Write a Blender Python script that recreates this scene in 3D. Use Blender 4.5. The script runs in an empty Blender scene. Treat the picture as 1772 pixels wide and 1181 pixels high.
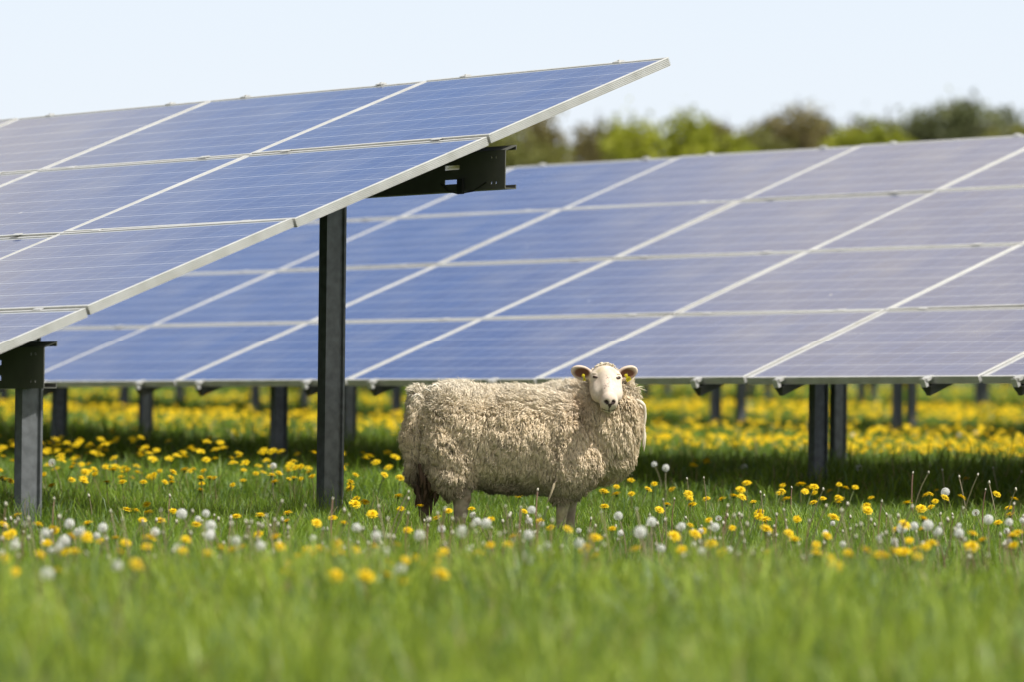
import bpy, math, random
import numpy as np
from mathutils import Vector, Matrix

rng = np.random.default_rng(7)
random.seed(7)
scene = bpy.context.scene
COL = scene.collection

# ------------------------------------------------------------------ camera
PITCH, ROLL, FPX = 3.05121225e-03, 1.09724941e-02, 8352.688
CAM = np.array([0.0, 0.0, 0.75])
cam_d = bpy.data.cameras.new('camera')
cam = bpy.data.objects.new('camera', cam_d); COL.objects.link(cam); scene.camera = cam
cf = np.array([0, math.cos(PITCH), math.sin(PITCH)])
cu0 = np.array([0, -math.sin(PITCH), math.cos(PITCH)]); cr0 = np.array([1.0, 0, 0])
cr = cr0 * math.cos(ROLL) + cu0 * math.sin(ROLL)
cu = -cr0 * math.sin(ROLL) + cu0 * math.cos(ROLL)
cam.matrix_world = Matrix(((cr[0], cu[0], -cf[0], CAM[0]), (cr[1], cu[1], -cf[1], CAM[1]), (cr[2], cu[2], -cf[2], CAM[2]), (0, 0, 0, 1)))
cam_d.sensor_width = 36.0
cam_d.lens = FPX / 1772 * 36.0
cam_d.clip_start = 0.5; cam_d.clip_end = 5000
cam_d.dof.use_dof = True
cam_d.dof.focus_distance = 19.8
cam_d.dof.aperture_fstop = 2.9

# table frame directions (fitted to the photograph)
AZ = 0.6616
RH = np.array([-math.sin(AZ), math.cos(AZ), 0.0])      # along the rows, away from the camera
TH = np.array([math.cos(AZ), math.sin(AZ), 0.0])       # up-slope, horizontal

# ------------------------------------------------------------------ light
SUN_EL = math.radians(56)
sh = -RH + 0.85 * TH; sh /= np.linalg.norm(sh)
SUN = np.array([sh[0] * math.cos(SUN_EL), sh[1] * math.cos(SUN_EL), math.sin(SUN_EL)])
sun_d = bpy.data.lights.new('sun', 'SUN'); sun_d.energy = 5.0; sun_d.angle = math.radians(0.6); sun_d.color = (1.0, 0.955, 0.88)
sun = bpy.data.objects.new('sun', sun_d); COL.objects.link(sun)
sun.rotation_euler = Vector(SUN).to_track_quat('Z', 'Y').to_euler(); sun.location = (10, -10, 30)

world = bpy.data.worlds.new('World'); scene.world = world; world.use_nodes = True
nt = world.node_tree; nd = nt.nodes; lk = nt.links
bg = nd['Background']; bg.inputs[1].default_value = 0.125
sky = nd.new('ShaderNodeTexSky'); sky.sky_type = 'NISHITA'; sky.sun_disc = False
sky.sun_elevation = SUN_EL; sky.sun_rotation = math.atan2(SUN[0], SUN[1])
sky.air_density = 1.0; sky.dust_density = 0.6; sky.ozone_density = 1.6
tc = nd.new('ShaderNodeTexCoord')
def wmath(op, a, b=None, c=None):
    n = nd.new('ShaderNodeMath'); n.operation = op
    for i, v in enumerate((a, b, c)):
        if v is None: continue
        if isinstance(v, (int, float)): n.inputs[i].default_value = v
        else: lk.new(v, n.inputs[i])
    return n.outputs[0]
def wramp(v, lo, hi):
    n = nd.new('ShaderNodeMapRange'); n.interpolation_type = 'SMOOTHSTEP'
    lk.new(v, n.inputs[0]); n.inputs[1].default_value = lo; n.inputs[2].default_value = hi
    return n.outputs[0]
sep = nd.new('ShaderNodeSeparateXYZ'); lk.new(tc.outputs['Generated'], sep.inputs[0])
az = wmath('MULTIPLY', wmath('ARCTAN2', sep.outputs[0], sep.outputs[1]), 57.2958)      # degrees clockwise from +Y
el = wmath('MULTIPLY', wmath('ARCSINE', sep.outputs[2]), 57.2958)
noi = nd.new('ShaderNodeTexNoise'); noi.inputs['Scale'].default_value = 5.0; noi.inputs['Detail'].default_value = 5
mp = nd.new('ShaderNodeMapping'); mp.inputs['Scale'].default_value = (1, 1, 2.2); lk.new(tc.outputs['Generated'], mp.inputs[0]); lk.new(mp.outputs[0], noi.inputs[0])
wob = wmath('MULTIPLY', wmath('SUBTRACT', noi.outputs[0], 0.5), 3.0)
# bank of thin pale cloud, higher and to the east; another low in the north-west
e1 = wmath('ADD', wmath('ADD', wmath('MULTIPLY', az, 0.75), el), wob)
c1 = wramp(e1, 16.8, 21.6)
e2 = wmath('ADD', wmath('ADD', wmath('MULTIPLY', az, 0.35), el), wmath('MULTIPLY', wob, 0.6))
c2 = wmath('SUBTRACT', 1.0, wramp(e2, 13.3, 15.7))
hi = wramp(el, 11.0, 16.0)
c2 = wmath('MULTIPLY', c2, hi)
gen = wmath('MULTIPLY', wramp(noi.outputs[0], 0.5, 0.72), hi)
wide = wmath('MULTIPLY', gen, wramp(wmath('ABSOLUTE', az), 25.0, 40.0))
cl = wmath('MAXIMUM', wmath('MULTIPLY', wmath('MAXIMUM', wmath('MULTIPLY', c1, hi), c2), wmath('SUBTRACT', 1.0, wramp(el, 34, 44))), wide)
mx = nd.new('ShaderNodeMix'); mx.data_type = 'RGBA'
lk.new(wmath('MULTIPLY', cl, 0.95), mx.inputs[0]); CLOUD_IN = mx.inputs[6]; mx.inputs[7].default_value = (6.7, 5.95, 4.5, 1)
# milky haze low over the horizon
hz = wmath('SUBTRACT', 1.0, wramp(el, 0.0, 25.0))
mx2 = nd.new('ShaderNodeMix'); mx2.data_type = 'RGBA'
lk.new(wmath('MULTIPLY', hz, 0.86), mx2.inputs[0]); lk.new(sky.outputs[0], mx2.inputs[6]); mx2.inputs[7].default_value = (5.75, 6.15, 6.85, 1)
lk.new(mx2.outputs[2], CLOUD_IN); lk.new(mx.outputs[2], bg.inputs[0])
scene.view_settings.view_transform = 'Standard'; scene.view_settings.look = 'None'
scene.view_settings.exposure = 0.27; scene.view_settings.gamma = 1.0
scene.cycles.max_bounces = 8; scene.cycles.transmission_bounces = 3; scene.cycles.glossy_bounces = 3; scene.cycles.diffuse_bounces = 3
scene.cycles.use_adaptive_sampling = True; scene.cycles.adaptive_threshold = 0.01

# ------------------------------------------------------------------ helpers
def ray(x, y, z):
    """point where the sight line through photo position (x, y) meets height z"""
    d = FPX * cf + (x - 886) * cr - (y - 590.5) * cu
    return CAM + (z - CAM[2]) / d[2] * d
def gz(x, y):
    x = np.asarray(x, float); y = np.asarray(y, float)
    a = 0.012 * (np.sin(x * 1.7 + 0.6 * y) + np.sin(y * 1.3 - x * 0.8 + 2))
    far = np.clip((y - 70) / 200, 0, 1)
    return a + far * 0.5 * (np.sin(x * 0.03 + 1) * np.sin(y * 0.021)) 
def tag(o, label=None, cat=None, group=None, kind=None):
    if label: o['label'] = label
    if cat: o['category'] = cat
    if group: o['group'] = group
    if kind: o['kind'] = kind
    return o
def link(name, me, parent=None):
    o = bpy.data.objects.new(name, me); COL.objects.link(o)
    if parent is not None: o.parent = parent
    return o
def npmesh(name, V, loops, sizes, mat=None, col=None, smooth=False, uv=None):
    V = np.asarray(V, np.float32); loops = np.asarray(loops, np.int32).ravel(); sizes = np.asarray(sizes, np.int32)
    me = bpy.data.meshes.new(name)
    me.vertices.add(len(V)); me.vertices.foreach_set('co', V.ravel())
    me.loops.add(len(loops)); me.loops.foreach_set('vertex_index', loops)
    me.polygons.add(len(sizes)); st = np.concatenate([[0], np.cumsum(sizes)[:-1]]).astype(np.int32)
    me.polygons.foreach_set('loop_start', st); me.polygons.foreach_set('loop_total', sizes)
    me.polygons.foreach_set('use_smooth', np.full(len(sizes), bool(smooth)))
    if col is not None:
        c = np.ones((len(V), 4), np.float32); c[:, :col.shape[1]] = col
        at = me.attributes.new('Col', 'FLOAT_COLOR', 'POINT'); at.data.foreach_set('color', c.ravel())
    me.update(calc_edges=True)
    if uv is not None:
        l = me.uv_layers.new(name='UVMap'); l.data.foreach_set('uv', np.asarray(uv, np.float32)[loops].ravel())
    if mat: me.materials.append(mat)
    return me
class MB:
    """collects faces of one mesh"""
    def __init__(s): s.v = []; s.f = []; s.n = 0
    def add(s, V, Fs):
        s.v.append(np.asarray(V, float)); s.f += [tuple(i + s.n for i in f) for f in Fs]; s.n += len(V)
    def extrude(s, prof, o, a, b, d):
        """closed 2-D profile (in axes a, b from o) pushed along d"""
        o, a, b, d = (np.asarray(q, float) for q in (o, a, b, d)); n = len(prof)
        A = np.array([o + p[0] * a + p[1] * b for p in prof]); V = np.vstack([A, A + d])
        Fs = [(i, (i + 1) % n, n + (i + 1) % n, n + i) for i in range(n)]
        Fs.append(tuple(range(n))[::-1]); Fs.append(tuple(range(n, 2 * n)))
        s.add(V, Fs)
    def box(s, o, a, b, c):
        s.extrude([(0, 0), (1, 0), (1, 1), (0, 1)], o, a, b, c)
    def tube(s, P, rad, k=6, cap=True):
        P = np.asarray(P, float); n = len(P); V = []
        for i in range(n):
            t = P[min(i + 1, n - 1)] - P[max(i - 1, 0)]; t /= np.linalg.norm(t) + 1e-9
            u = np.cross(t, [0.3, 0.9, 0.1] if abs(t[2]) > .8 else [0, 0, 1.0]); u /= np.linalg.norm(u); w = np.cross(t, u)
            for j in range(k):
                an = 2 * math.pi * j / k; V.append(P[i] + rad[i] * (math.cos(an) * u + math.sin(an) * w))
        Fs = [(i * k + j, i * k + (j + 1) % k, (i + 1) * k + (j + 1) % k, (i + 1) * k + j) for i in range(n - 1) for j in range(k)]
        if cap: Fs.append(tuple(range(k))[::-1]); Fs.append(tuple((n - 1) * k + j for j in range(k)))
        s.add(V, Fs)
    def mesh(s, name, mat, smooth=False, fix=True, origin=None):
        V = np.vstack(s.v)
        if origin is not None: V = V - np.asarray(origin)
        me = bpy.data.meshes.new(name); me.from_pydata(V.tolist(), [], s.f)
        me.polygons.foreach_set('use_smooth', [bool(smooth)] * len(me.polygons))
        me.materials.append(mat)
        if fix:
            import bmesh
            bm = bmesh.new(); bm.from_mesh(me); bmesh.ops.recalc_face_normals(bm, faces=bm.faces); bm.to_mesh(me); bm.free()
        return me

def vnoise(P, s, seed=0):
    """smooth value noise in about -1..1"""
    q = np.asarray(P, float) * s + 100.0; i = np.floor(q).astype(np.int64); f = q - i; f = f * f * (3 - 2 * f)
    def h(a, b, c):
        x = (a * 374761393 + b * 668265263 + c * 2147483647 + seed * 974634777) & 0xffffffff
        x = ((x ^ (x >> 13)) * 1274126177) & 0xffffffff; x = x ^ (x >> 16)
        return (x & 0xffff) / 32767.5 - 1
    r = 0
    for dx in (0, 1):
        for dy in (0, 1):
            for dz in (0, 1):
                w = (f[..., 0] if dx else 1 - f[..., 0]) * (f[..., 1] if dy else 1 - f[..., 1]) * (f[..., 2] if dz else 1 - f[..., 2])
                r = r + w * h(i[..., 0] + dx, i[..., 1] + dy, i[..., 2] + dz)
    return r

# ------------------------------------------------------------------ materials
def mat(name, base=(.5, .5, .5), rough=.6, metal=0.0, spec=.5, noise=None, bump=None, attr=False, trans=0.0):
    m = bpy.data.materials.new(name); m.use_nodes = True; t = m.node_tree; b = t.nodes['Principled BSDF']
    b.inputs['Base Color'].default_value = (*base, 1); b.inputs['Roughness'].default_value = rough; b.inputs['Metallic'].default_value = metal
    b.inputs['Specular IOR Level'].default_value = spec
    cs = None
    tcn = t.nodes.new('ShaderNodeTexCoord')
    if attr:
        a = t.nodes.new('ShaderNodeAttribute'); a.attribute_name = 'Col'; cs = a.outputs['Color']
    if noise:
        sc, dark, lo, hi_ = noise
        n = t.nodes.new('ShaderNodeTexNoise'); n.inputs['Scale'].default_value = sc; n.inputs['Detail'].default_value = 6
        t.links.new(tcn.outputs['Object'], n.inputs[0])
        r = t.nodes.new('ShaderNodeMapRange'); t.links.new(n.outputs[0], r.inputs[0]); r.inputs[1].default_value = lo; r.inputs[2].default_value = hi_
        x = t.nodes.new('ShaderNodeMix'); x.data_type = 'RGBA'; t.links.new(r.outputs[0], x.inputs[0])
        if cs is not None:
            mu = t.nodes.new('ShaderNodeMix'); mu.data_type = 'RGBA'; mu.blend_type = 'MULTIPLY'; mu.inputs[0].default_value = 1
            t.links.new(cs, mu.inputs[6]); mu.inputs[7].default_value = (*dark, 1); t.links.new(cs, x.inputs[6]); t.links.new(mu.outputs[2], x.inputs[7])
        else:
            x.inputs[6].default_value = (*base, 1); x.inputs[7].default_value = (*dark, 1)
        cs = x.outputs[2]
    if cs is not None: t.links.new(cs, b.inputs['Base Color'])
    if bump:
        n = t.nodes.new('ShaderNodeTexNoise'); n.inputs['Scale'].default_value = bump[0]; n.inputs['Detail'].default_value = 4
        t.links.new(tcn.outputs['Object'], n.inputs[0])
        bp = t.nodes.new('ShaderNodeBump'); bp.inputs['Strength'].default_value = bump[1]; bp.inputs['Distance'].default_value = bump[2]
        t.links.new(n.outputs[0], bp.inputs['Height']); t.links.new(bp.outputs[0], b.inputs['Normal'])
    if trans > 0:
        tr = t.nodes.new('ShaderNodeBsdfTranslucent'); ms = t.nodes.new('ShaderNodeMixShader'); ms.inputs[0].default_value = trans
        if cs is not None: t.links.new(cs, tr.inputs[0])
        else: tr.inputs[0].default_value = (*base, 1)
        o = t.nodes['Material Output']; t.links.new(b.outputs[0], ms.inputs[1]); t.links.new(tr.outputs[0], ms.inputs[2]); t.links.new(ms.outputs[0], o.inputs[0])
    return m

M = dict(
    alu=mat('anodised_aluminium', (.60, .60, .585), .42, .2, noise=(9, (.48, .48, .45), .4, .7)),
    steel=mat('galvanised_steel', (.155, .165, .178), .55, .25, noise=(26, (.105, .112, .12), .35, .65), bump=(60, .15, .001)),
    dark=mat('weathered_purlin_steel', (.125, .125, .108), .55, .25, noise=(5, (.08, .08, .07), .4, .7)),
    clamp=mat('clamp_metal', (.5, .5, .5), .35, .7),
    grass=mat('grass_blade', rough=.45, attr=True, trans=.38, spec=.35),
    petal=mat('dandelion_petal', (.80, .55, .006), .6, attr=True, trans=.25, spec=.2),
    stem=mat('dandelion_stem', rough=.55, attr=True, trans=.15),
    puff=mat('seed_down', (.90, .90, .87), .8, trans=.35, spec=.1),
    core=mat('seed_core', (.16, .12, .07), .8),
    wool=mat('wool', rough=.9, attr=True, trans=.08, spec=.08),
    hide=mat('short_hide', rough=.75, attr=True, spec=.2, bump=(220, .25, .002)),
    lid=mat('eye_rim', (.045, .026, .018), .5),
    browm=mat('pale_brow', (.60, .50, .38), .8),
    eye=mat('eye', (.06, .028, .010), .08, spec=.8),
    tagy=mat('yellow_plastic', (.72, .60, .02), .35),
    ink=mat('black_ink', (.02, .02, .02), .5),
    bark=mat('bark', (.12, .095, .07), .9, noise=(6, (.06, .05, .04), .4, .6)),
    leaf=mat('tree_leaf', rough=.6, attr=True, trans=.3, spec=.2),
)
def ground_mat():
    m = bpy.data.materials.new('meadow_soil'); m.use_nodes = True; t = m.node_tree; b = t.nodes['Principled BSDF']; b.inputs['Roughness'].default_value = .95
    tcn = t.nodes.new('ShaderNodeTexCoord'); n = t.nodes.new('ShaderNodeTexNoise'); n.inputs['Scale'].default_value = 1.3; n.inputs['Detail'].default_value = 9; n.inputs['Roughness'].default_value = .75
    t.links.new(tcn.outputs['Object'], n.inputs[0]); r = t.nodes.new('ShaderNodeValToRGB'); t.links.new(n.outputs[0], r.inputs[0])
    r.color_ramp.elements[0].position = .35; r.color_ramp.elements[0].color = (.030, .045, .012, 1); r.color_ramp.elements[1].position = .68; r.color_ramp.elements[1].color = (.07, .12, .022, 1)
    t.links.new(r.outputs[0], b.inputs['Base Color']); return m
def cell_mat():
    m = bpy.data.materials.new('solar_cells_under_glass'); m.use_nodes = True; t = m.node_tree; b = t.nodes['Principled BSDF']
    N = t.nodes; L = t.links
    uv = N.new('ShaderNodeUVMap'); uv.uv_map = 'UVMap'; sp = N.new('ShaderNodeSeparateXYZ'); L.new(uv.outputs[0], sp.inputs[0])
    def mt(op, a, b_=None, c_=None):
        n = N.new('ShaderNodeMath'); n.operation = op
        for i, v in enumerate((a, b_, c_)):
            if v is None: continue
            if isinstance(v, (int, float)): n.inputs[i].default_value = v
            else: L.new(v, n.inputs[i])
        return n.outputs[0]
    x = mt('SUBTRACT', sp.outputs[0], .0285); y = mt('SUBTRACT', sp.outputs[1], .0215)        # metres from the panel's corner
    P = .1593; Q = .1583
    fx = mt('FRACT', mt('DIVIDE', x, P)); fy = mt('FRACT', mt('DIVIDE', y, Q))
    def edge(f, w): return mt('GREATER_THAN', mt('ABSOLUTE', mt('SUBTRACT', f, .5)), .5 - w)
    gap = mt('MAXIMUM', mt('MULTIPLY', edge(fx, .012), .45), edge(fy, .015))
    def inside(v, hi): return mt('MULTIPLY', mt('GREATER_THAN', v, 0.0), mt('LESS_THAN', v, hi))
    ins = mt('MULTIPLY', inside(x, P * 10), inside(y, Q * 6))
    # three silver bus bars on each cell run along the long side
    f3 = mt('FRACT', mt('MULTIPLY', fy, 3.0)); bus = mt('MULTIPLY', mt('LESS_THAN', mt('ABSOLUTE', mt('SUBTRACT', f3, .5)), .022), .5)
    line = mt('MAXIMUM', gap, bus)
    # each cell a slightly different blue, with crystal flakes
    cx = mt('FLOOR', mt('DIVIDE', x, P)); cy = mt('FLOOR', mt('DIVIDE', y, Q)); cb = N.new('ShaderNodeCombineXYZ'); L.new(cx, cb.inputs[0]); L.new(cy, cb.inputs[1])
    oi = N.new('ShaderNodeObjectInfo'); L.new(mt('MULTIPLY', oi.outputs['Random'], 97.0), cb.inputs[2])
    wn = N.new('ShaderNodeTexWhiteNoise'); wn.noise_dimensions = '3D'; L.new(cb.outputs[0], wn.inputs[0])
    vo = N.new('ShaderNodeTexVoronoi'); vo.inputs['Scale'].default_value = 95; L.new(uv.outputs[0], vo.inputs[0])
    sv = N.new('ShaderNodeSeparateColor'); L.new(vo.outputs['Color'], sv.inputs[0])
    val = mt('ADD', mt('MULTIPLY', wn.outputs[0], .45), mt('MULTIPLY', sv.outputs[0], .55))
    cr_ = N.new('ShaderNodeMix'); cr_.data_type = 'RGBA'; L.new(val, cr_.inputs[0]); cr_.inputs[6].default_value = (.012, .037, .175, 1); cr_.inputs[7].default_value = (.026, .068, .245, 1)
    c2_ = N.new('ShaderNodeMix'); c2_.data_type = 'RGBA'; L.new(line, c2_.inputs[0]); L.new(cr_.outputs[2], c2_.inputs[6]); c2_.inputs[7].default_value = (.42, .46, .54, 1)
    c3_ = N.new('ShaderNodeMix'); c3_.data_type = 'RGBA'; L.new(ins, c3_.inputs[0]); c3_.inputs[6].default_value = (.46, .48, .50, 1); L.new(c2_.outputs[2], c3_.inputs[7])
    # thin film of dust
    du = N.new('ShaderNodeTexNoise'); du.inputs['Scale'].default_value = 2.2; du.inputs['Detail'].default_value = 7; tcn = N.new('ShaderNodeTexCoord'); L.new(tcn.outputs['Object'], du.inputs[0])
    c4_ = N.new('ShaderNodeMix'); c4_.data_type = 'RGBA'; L.new(mt('MULTIPLY', mt('POWER', du.outputs[0], 2.0), .42), c4_.inputs[0]); L.new(c3_.outputs[2], c4_.inputs[6]); c4_.inputs[7].default_value = (.45, .42, .36, 1)
    # a few dried droppings and specks
    sv2 = N.new('ShaderNodeTexVoronoi'); sv2.inputs['Scale'].default_value = 2.6; L.new(tcn.outputs['Object'], sv2.inputs[0]); oi2 = mt('MULTIPLY', oi.outputs['Random'], 31.0)
    wv_ = N.new('ShaderNodeVectorMath'); wv_.operation = 'ADD'; L.new(tcn.outputs['Object'], wv_.inputs[0]); cb2 = N.new('ShaderNodeCombineXYZ'); L.new(oi2, cb2.inputs[0]); L.new(cb2.outputs[0], wv_.inputs[1]); L.new(wv_.outputs[0], sv2.inputs[0])
    spk = mt('LESS_THAN', mt('ADD', sv2.outputs['Distance'], mt('MULTIPLY', du.outputs[0], .05)), .047)
    c5_ = N.new('ShaderNodeMix'); c5_.data_type = 'RGBA'; L.new(mt('MULTIPLY', spk, .75), c5_.inputs[0]); L.new(c4_.outputs[2], c5_.inputs[6]); c5_.inputs[7].default_value = (.6, .6, .55, 1)
    L.new(c5_.outputs[2], b.inputs['Base Color'])
    b.inputs['Roughness'].default_value = .12; b.inputs['IOR'].default_value = 1.62; b.inputs['Specular IOR Level'].default_value = .5
    return m
M['cells'] = cell_mat()

# ------------------------------------------------------------------ ground
def make_ground():
    r = np.concatenate([np.linspace(0.0, 40, 81)[1:], np.geomspace(41, 2500, 60)]); a = np.linspace(0, 2 * math.pi, 97)[:-1]
    RR, AA = np.meshgrid(r, a, indexing='ij'); X = RR * np.cos(AA); Y = RR * np.sin(AA) + 15
    V = np.stack([X, Y, gz(X, Y)], -1).reshape(-1, 3); V = np.vstack([[0, 15, float(gz(0, 15))], V]); n = len(a)
    i, j = np.meshgrid(np.arange(len(r) - 1), np.arange(n), indexing='ij'); q = 1 + np.stack([i * n + j, (i + 1) * n + j, (i + 1) * n + (j + 1) % n, i * n + (j + 1) % n], -1).reshape(-1, 4)
    tri = np.array([[0, 1 + k, 1 + (k + 1) % n] for k in range(n)])
    me = npmesh('ground', V, np.concatenate([tri.ravel(), q.ravel()]), np.concatenate([np.full(len(tri), 3), np.full(len(q), 4)]), ground_mat(), smooth=True)
    tag(link('ground', me), kind='structure')
make_ground()

# ------------------------------------------------------------------ solar arrays
PU, PV, PW_, PH_ = 1.67, 1.012, 1.652, 0.999
FR = 0.036
def panel_meshes():
    b = .014
    V = np.array([[b, b, -.003], [PW_ - b, b, -.003], [PW_ - b, PH_ - b, -.003], [b, PH_ - b, -.003], [b, b, -.008], [PW_ - b, b, -.008], [PW_ - b, PH_ - b, -.008], [b, PH_ - b, -.008]])
    F4 = np.array([[0, 1, 2, 3], [7, 6, 5, 4], [0, 4, 5, 1], [1, 5, 6, 2], [2, 6, 7, 3], [3, 7, 4, 0]])
    g = npmesh('panel', V, F4, [4] * 6, M['cells'], uv=V[:, :2])
    # ribbed frame profile: (distance inward from the outer edge, height)
    prof = [(0.014, 0), (0.0007, 0), (0, -.0007)]
    k = 5; z0 = -.001; z1 = -FR + .001
    for i in range(k):
        a = z0 + (z1 - z0) * i / k; c = z0 + (z1 - z0) * (i + 1) / k
        prof += [(0, a - .0004), (0, c + .0030), (.0028, c + .0026), (.0028, c + .0003)]
    prof += [(0, -FR), (.022, -FR), (.022, -FR + .002), (.0045, -FR + .002), (.0045, -.0082), (.014, -.0082)]
    m = MB(); n = len(prof)
    cs = [(0, 0, 1, 1), (PW_, 0, -1, 1), (PW_, PH_, -1, -1), (0, PH_, 1, -1)]
    V = [];
    for (x, y, sx, sy) in cs: V += [(x + sx * p, y + sy * p, z) for p, z in prof]
    Fs = []
    for c in range(4):
        d = (c + 1) % 4
        for i in range(n):
            j = (i + 1) % n; Fs.append((c * n + i, d * n + i, d * n + j, c * n + j))
    m.add(V, Fs); fr = m.mesh('frame', M['alu'])
    return g, fr
PANEL, FRAME = panel_meshes()
def frame_mats(rise, tilt):
    R = np.array([-math.sin(AZ) * math.cos(rise), math.cos(AZ) * math.cos(rise), math.sin(rise)])
    T = TH * math.cos(tilt) + np.array([0, 0, math.sin(tilt)]); T -= R * (T @ R); T /= np.linalg.norm(T)
    return R, T, np.cross(-R, T)
def sigma_profile(w, d, t=.004):
    """open sigma section: a along the up-slope axis, b along the row; web with a groove, two flanges and lips"""
    h = w / 2
    o = [(-h + .012, d), (-h, d), (-h, 0), (h * .35, 0), (h * .42, .010), (h * .72, .010), (h * .80, 0), (h, 0), (h, d), (h - .012, d)]
    i = [(h - .012, d - t), (h - t, d - t), (h - t, t), (h * .84, t), (h * .76, .010 + t), (h * .38, .010 + t), (h * .31, t), (-h + t, t), (-h + t, d - t), (-h + .012, d - t)]
    return o + i
def make_array(O, rise, tilt, cols, front_us, rear_us, label, name='solar_array', u_end=None, clamp_detail=True):
    R, T, N = frame_mats(rise, tilt); Z = np.array([0, 0, 1.0])
    O = np.asarray(O, float)
    base = O - 2 * PV * T + 2 * PU * R; base[2] = float(gz(base[0], base[1]))
    root = link(name, None); root.location = base
    tag(root, label, 'solar array', 'rows of solar arrays in the meadow')
    def part(nm, mb, mt_, parent=root, smooth=False):
        o = link(nm, mb.mesh(nm, mt_, smooth, origin=base), parent); return o
    for c in cols:
        for r in range(4):
            jit = rng.normal(0, 1, 3) * np.array([.0022, .0022, .0008])
            P0 = O + (c + 1) * PU * R - (PU - PW_) * R - (r * PV + PH_) * T      # low-left corner of panel; X = -R
            X = -R; Y = T + jit[0] * N; Y /= np.linalg.norm(Y); X = X + jit[1] * N; X -= Y * (X @ Y); X /= np.linalg.norm(X); Zp = np.cross(X, Y)
            mw = Matrix([[X[i], Y[i], Zp[i], P0[i] - base[i]] for i in range(3)] + [[0, 0, 0, 1]])
            o = link('panel', PANEL, root); o.matrix_local = mw
            f = link('frame', FRAME, o)
    ulo, uhi = min(cols) * PU, (max(cols) + 1) * PU
    rafter_us = [(c + q) * PU for c in cols for q in (.20, .83)]
    RAF = .045
    # rafters: folded dark rails running up the slope under the panels
    for u in rafter_us:
        m = MB(); t = .003; w = .02
        prof = [(-w - .014, 0), (-w, 0), (-w + .006, -RAF), (w - .006, -RAF), (w, 0), (w + .014, 0), (w + .014, -t), (w - t * .6, -t - .002), (w - .009, -RAF + t), (-w + .009, -RAF + t), (-w + t * .6, -t - .002), (-w - .014, -t)]
        a = O + u * R - FR * N - (4 * PV + .02) * T
        m.extrude([(p, q - .0015) for p, q in prof][::-1], a, R, N, T * (4 * PV + .02)); part('rafter', m, M['dark'])
        # clamps at the low edge, the gaps and the top edge
        for v in (0, 1, 2, 3, 4):
            m = MB(); c0 = O + u * R - v * PV * T
            if v == 4:
                m.box(c0 - .018 * R - .035 * T + .0 * N - FR * N, .036 * R, .018 * T + .0 * N, .022 * N)
                m.box(c0 - .018 * R - .035 * T - .013 * N, .036 * R, .004 * T, .016 * N)
                m.box(c0 - .022 * R - .020 * T - .012 * N, .044 * R, .046 * T, .005 * N * 3)
                m.tube([c0 - .026 * T - .01 * N, c0 - .026 * T + .008 * N], [.006, .006], 6)
            elif v == 0:
                m.box(c0 - .022 * R - .009 * T + .0005 * N, .044 * R, .026 * T, .003 * N)
                m.box(c0 - .03 * R + .0035 * T - FR * N, .06 * R, .013 * T, .036 * N)
                m.tube([c0 + .010 * T, c0 + .010 * T + .007 * N], [.006, .006], 6)
            else:
                m.box(c0 - .03 * R - .006 * T + .0005 * N, .06 * R, .025 * T, .0022 * N)
            part('clamp', m, M['alu'])
    # purlins: C sections running along the row, web facing down-slope
    for v, over in ((.93, .0), (3.2, .035)):
        t = .004; Hh = .155; w = .058
        A = O - v * PV * T - (FR + RAF + .002) * N
        start = A + (ulo + over) * R; L = (uhi - ulo - over)
        ty = T[2] / (T @ TH)
        def C(seg0, seg1, z0, z1, out):           # one leaf of the section, between u seg0..seg1
            out.box(start + seg0 * R + z0 * Z, (seg1 - seg0) * R, t * TH, (z1 - z0) * Z)
        m = MB()
        slots = [(.255, .355), (1.2, 1.3)] if max(cols) < 7 else []
        # web in strips so that the slots and bolt holes are real openings
        holes = [(.055, .062, -.032, -.022), (.085, .092, -.032, -.022), (.055, .062, -.134, -.124), (.085, .092, -.134, -.124)]
        if max(cols) < 7:
            holes += [(.30, .40, -.066, -.048), (.30, .40, -.124, -.106), (1.4, 1.5, -.066, -.048), (1.4, 1.5, -.124, -.106)]
            us = sorted({0, L} | {h[0] for h in holes} | {h[1] for h in holes}); zs = sorted({-Hh, 0} | {h[2] for h in holes} | {h[3] for h in holes})
            for i in range(len(us) - 1):
                run = None
                for j in range(len(zs) - 1):
                    cu_, cz = (us[i] + us[i + 1]) / 2, (zs[j] + zs[j + 1]) / 2
                    if any(h[0] < cu_ < h[1] and h[2] < cz < h[3] for h in holes):
                        if run is not None: C(us[i], us[i + 1], run, zs[j], m)
                        run = None
                    elif run is None: run = zs[j]
                if run is not None: C(us[i], us[i + 1], run, 0, m)
        else: C(0, L, -Hh, 0, m)
        fl = TH + ty * Z
        m.extrude([(t, -t), (t, 0), (w, 0), (w, -.018), (w - t, -.018), (w - t, -t)], start, fl, Z, L * R)
        m.extrude([(t, 0), (t, t), (w - t, t), (w - t, .018), (w, .018), (w, 0)], start - Hh * Z, TH, Z, L * R)
        part('purlin', m, M['dark'])
        if v < 2 and max(cols) < 7:
            m = MB(); q0 = start - Hh * Z - .004 * TH
            m.tube([q0 + .42 * R + .035 * Z, q0 + .37 * R + .004 * Z, q0 + .30 * R - .009 * Z, q0 + .20 * R - .002 * Z, q0 + .12 * R + .03 * Z], [.0035] * 5, 5)
            m.box(q0 + .262 * R - .012 * Z - .012 * TH, .035 * R, .012 * TH, .062 * Z); part('cable', m, M['ink'])
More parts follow.
